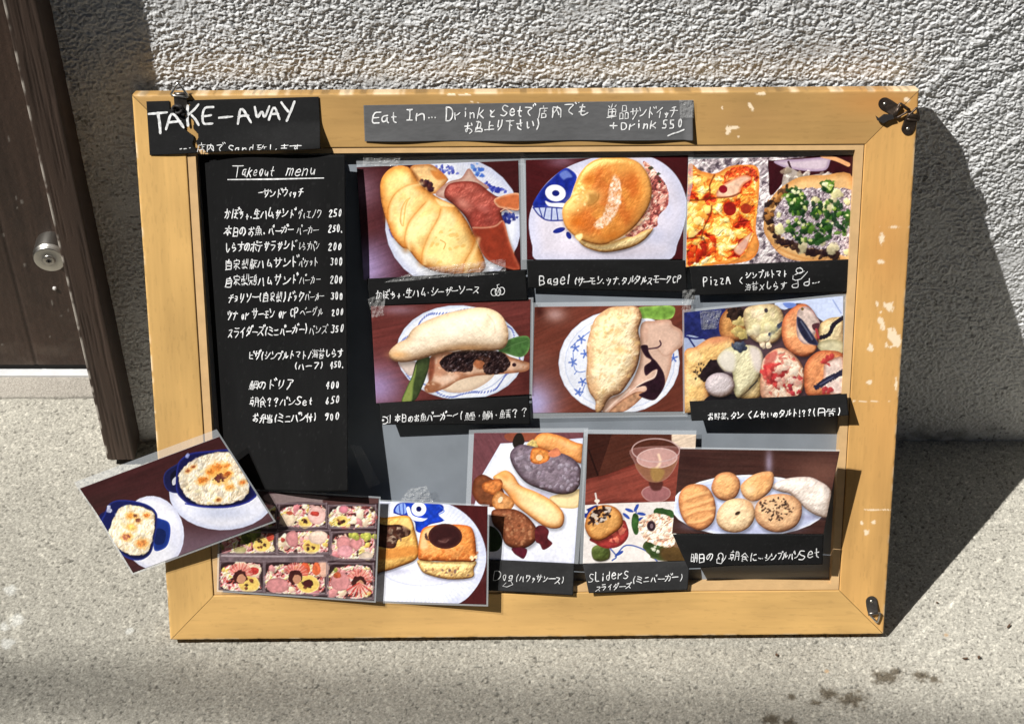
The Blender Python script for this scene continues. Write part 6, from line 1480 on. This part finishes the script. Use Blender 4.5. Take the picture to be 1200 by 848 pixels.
heartd = [circ(844.6, 650.6, 3.0, 3.6, 120, 420), np.array([(843, 652), (840, 654), (840, 658), (845, 659), (850, 653), (851, 650)]), np.array([(846, 656), (848, 652)])]
card('caption_card', [(788, 625.5), (965, 626), (964, 661), (806, 663)], [.0050, .0316, .0250, .0080], (110, 26), 'caption card ending in Set, under the six assorted rolls photograph', [T_('明日の', 808, 656.4, 836, 654.6, 10.5, 1.4), (heartd, 1.2), T_('朝食に…', 855, 656.6, 895, 655, 10.5, 1.4), T_('シンプルパン', 896, 656.4, 937, 654.4, 9, 1.3), T_('Set', 936, 656, 961, 652, 12, 1.4)], 1.4, lambda S, T: .006 * sstep(.4, 0, S) * T)

photo(pic_bento, [(259, 572), (444, 583.5), (438.5, 703.5), (256, 691)], [.0020, .0120, .0130, .0040], (230, 150), 'photograph of nine clear lunch boxes of sandwiches, partly under the gratin print', (2, 2, 2, 2), None, .80, .92)
photo(pic_cakes, [(440.5, 587), (571.5, 592.8), (570, 708), (439.5, 704)], [-.0020, .0190, .0190, .0010], (170, 150), 'photograph of two square pastries with chocolate on a plate', (2, 2, 2, 2), None)
photo(pic_gratin, [(94.5, 570), (257, 511), (320.5, 610), (156, 671)], [.0170, .0300, .0240, .0130], (230, 145), 'tilted photograph of two blue gratin dishes, overhanging the frame at left', (9, 2, 2, 2), lambda S, T: .010 * sstep(.35, 0, T) * (1 - S) * .5)

# --- crinkled scraps of clear tape
GT = 'scraps of clear tape holding the sheets'
def tape(quad, n, label, amp=.003, seed=1):
    nn = [n] * 4
    sh = Sheet(quad, nn, lambda S, T: amp * (fbm(S * 6, T * 5, seed, 3) - .35))
    o, _ = sheet_obj('tape_scrap', sh, 40, 26, M_tape)
    o.modifiers.clear()
    tag(o, label, 'tape', GT)
tape([(426, 181.5), (470, 183), (466, 195), (425, 194)], -.0085, 'crinkled clear tape above the twisted roll photograph', .004, 3)
tape([(500, 313), (592, 303), (593, 320), (450, 331)], -.0070, 'long crinkled clear tape across the foot of the twisted roll photograph', .003, 5)
tape([(431, 350), (452, 342), (450, 369), (436, 372)], -.0062, 'crinkled clear tape at the top corner of the fish bun photograph', .005, 7)
tape([(470, 585), (478, 573), (500, 569), (508, 588)], -.0055, 'crumpled clear tape on bare grey backing above the square pastries photograph', .010, 9)
tape([(820, 365), (846, 363), (840, 385), (822, 386)], -.0058, 'square clear tape on the crowded small breads photograph', .0012, 11)
tape([(410, 520), (424, 522), (446, 566), (432, 572)], -.0095, 'twisted clear tape beside the foot of the long menu list', .008, 13)
tape([(800, 340), (816, 338), (812, 362), (799, 364)], -.0050, 'bent clear tape between the floury sandwich and small breads photographs', .006, 15)
tape([(796, 117.5), (813, 117), (813, 138), (797, 139)], .0042, 'greyish clear tape on the end of the Eat In card', .001, 17)

# ------------------------------------------------------------------ loose bits on the pavement
GLR = 'dry bits lying on the pavement'
M_leaf = plain('dry leaf', (.10, .055, .03), .8, nscale=200, namp=.3)
def bit(px, py, l, w, a, label):
    q = on_plane(px, py, 2, .001)
    mb = MB(); ca, sa = math.cos(a), math.sin(a)
    pts = [(-1, 0), (-.5, .7), (.3, .8), (1, .1), (.4, -.7), (-.4, -.6)]
    P = [(l * x * ca - w * y * sa, l * x * sa + w * y * ca) for x, y in pts]
    mb.prism(P, lambda x, y: q + np.array([x, y, .0002 + .15 * abs(x)]), lambda x, y: q + np.array([x, y, .0012 + .15 * abs(x)]))
    tag(mb.build('dry_leaf_bit', M_leaf, None, q), label, 'leaf bit', GLR)
bit(1182, 733.5, .0045, .0018, .9, 'thin dark twig bit lying at the far edge of the pavement')
bit(1131, 771.5, .0040, .0016, .1, 'flat brown leaf bit, first of a pair beyond the board')
bit(1147, 770, .0028, .0022, 1.2, 'round brown leaf bit, second of a pair beyond the board')
bit(1098, 706, .0016, .0014, .4, 'tiny dark crumb between the board shadow and leaf bits')
bit(910, 767, .0022, .0020, 1.4, 'small dark crumb on the pavement below the board foot')
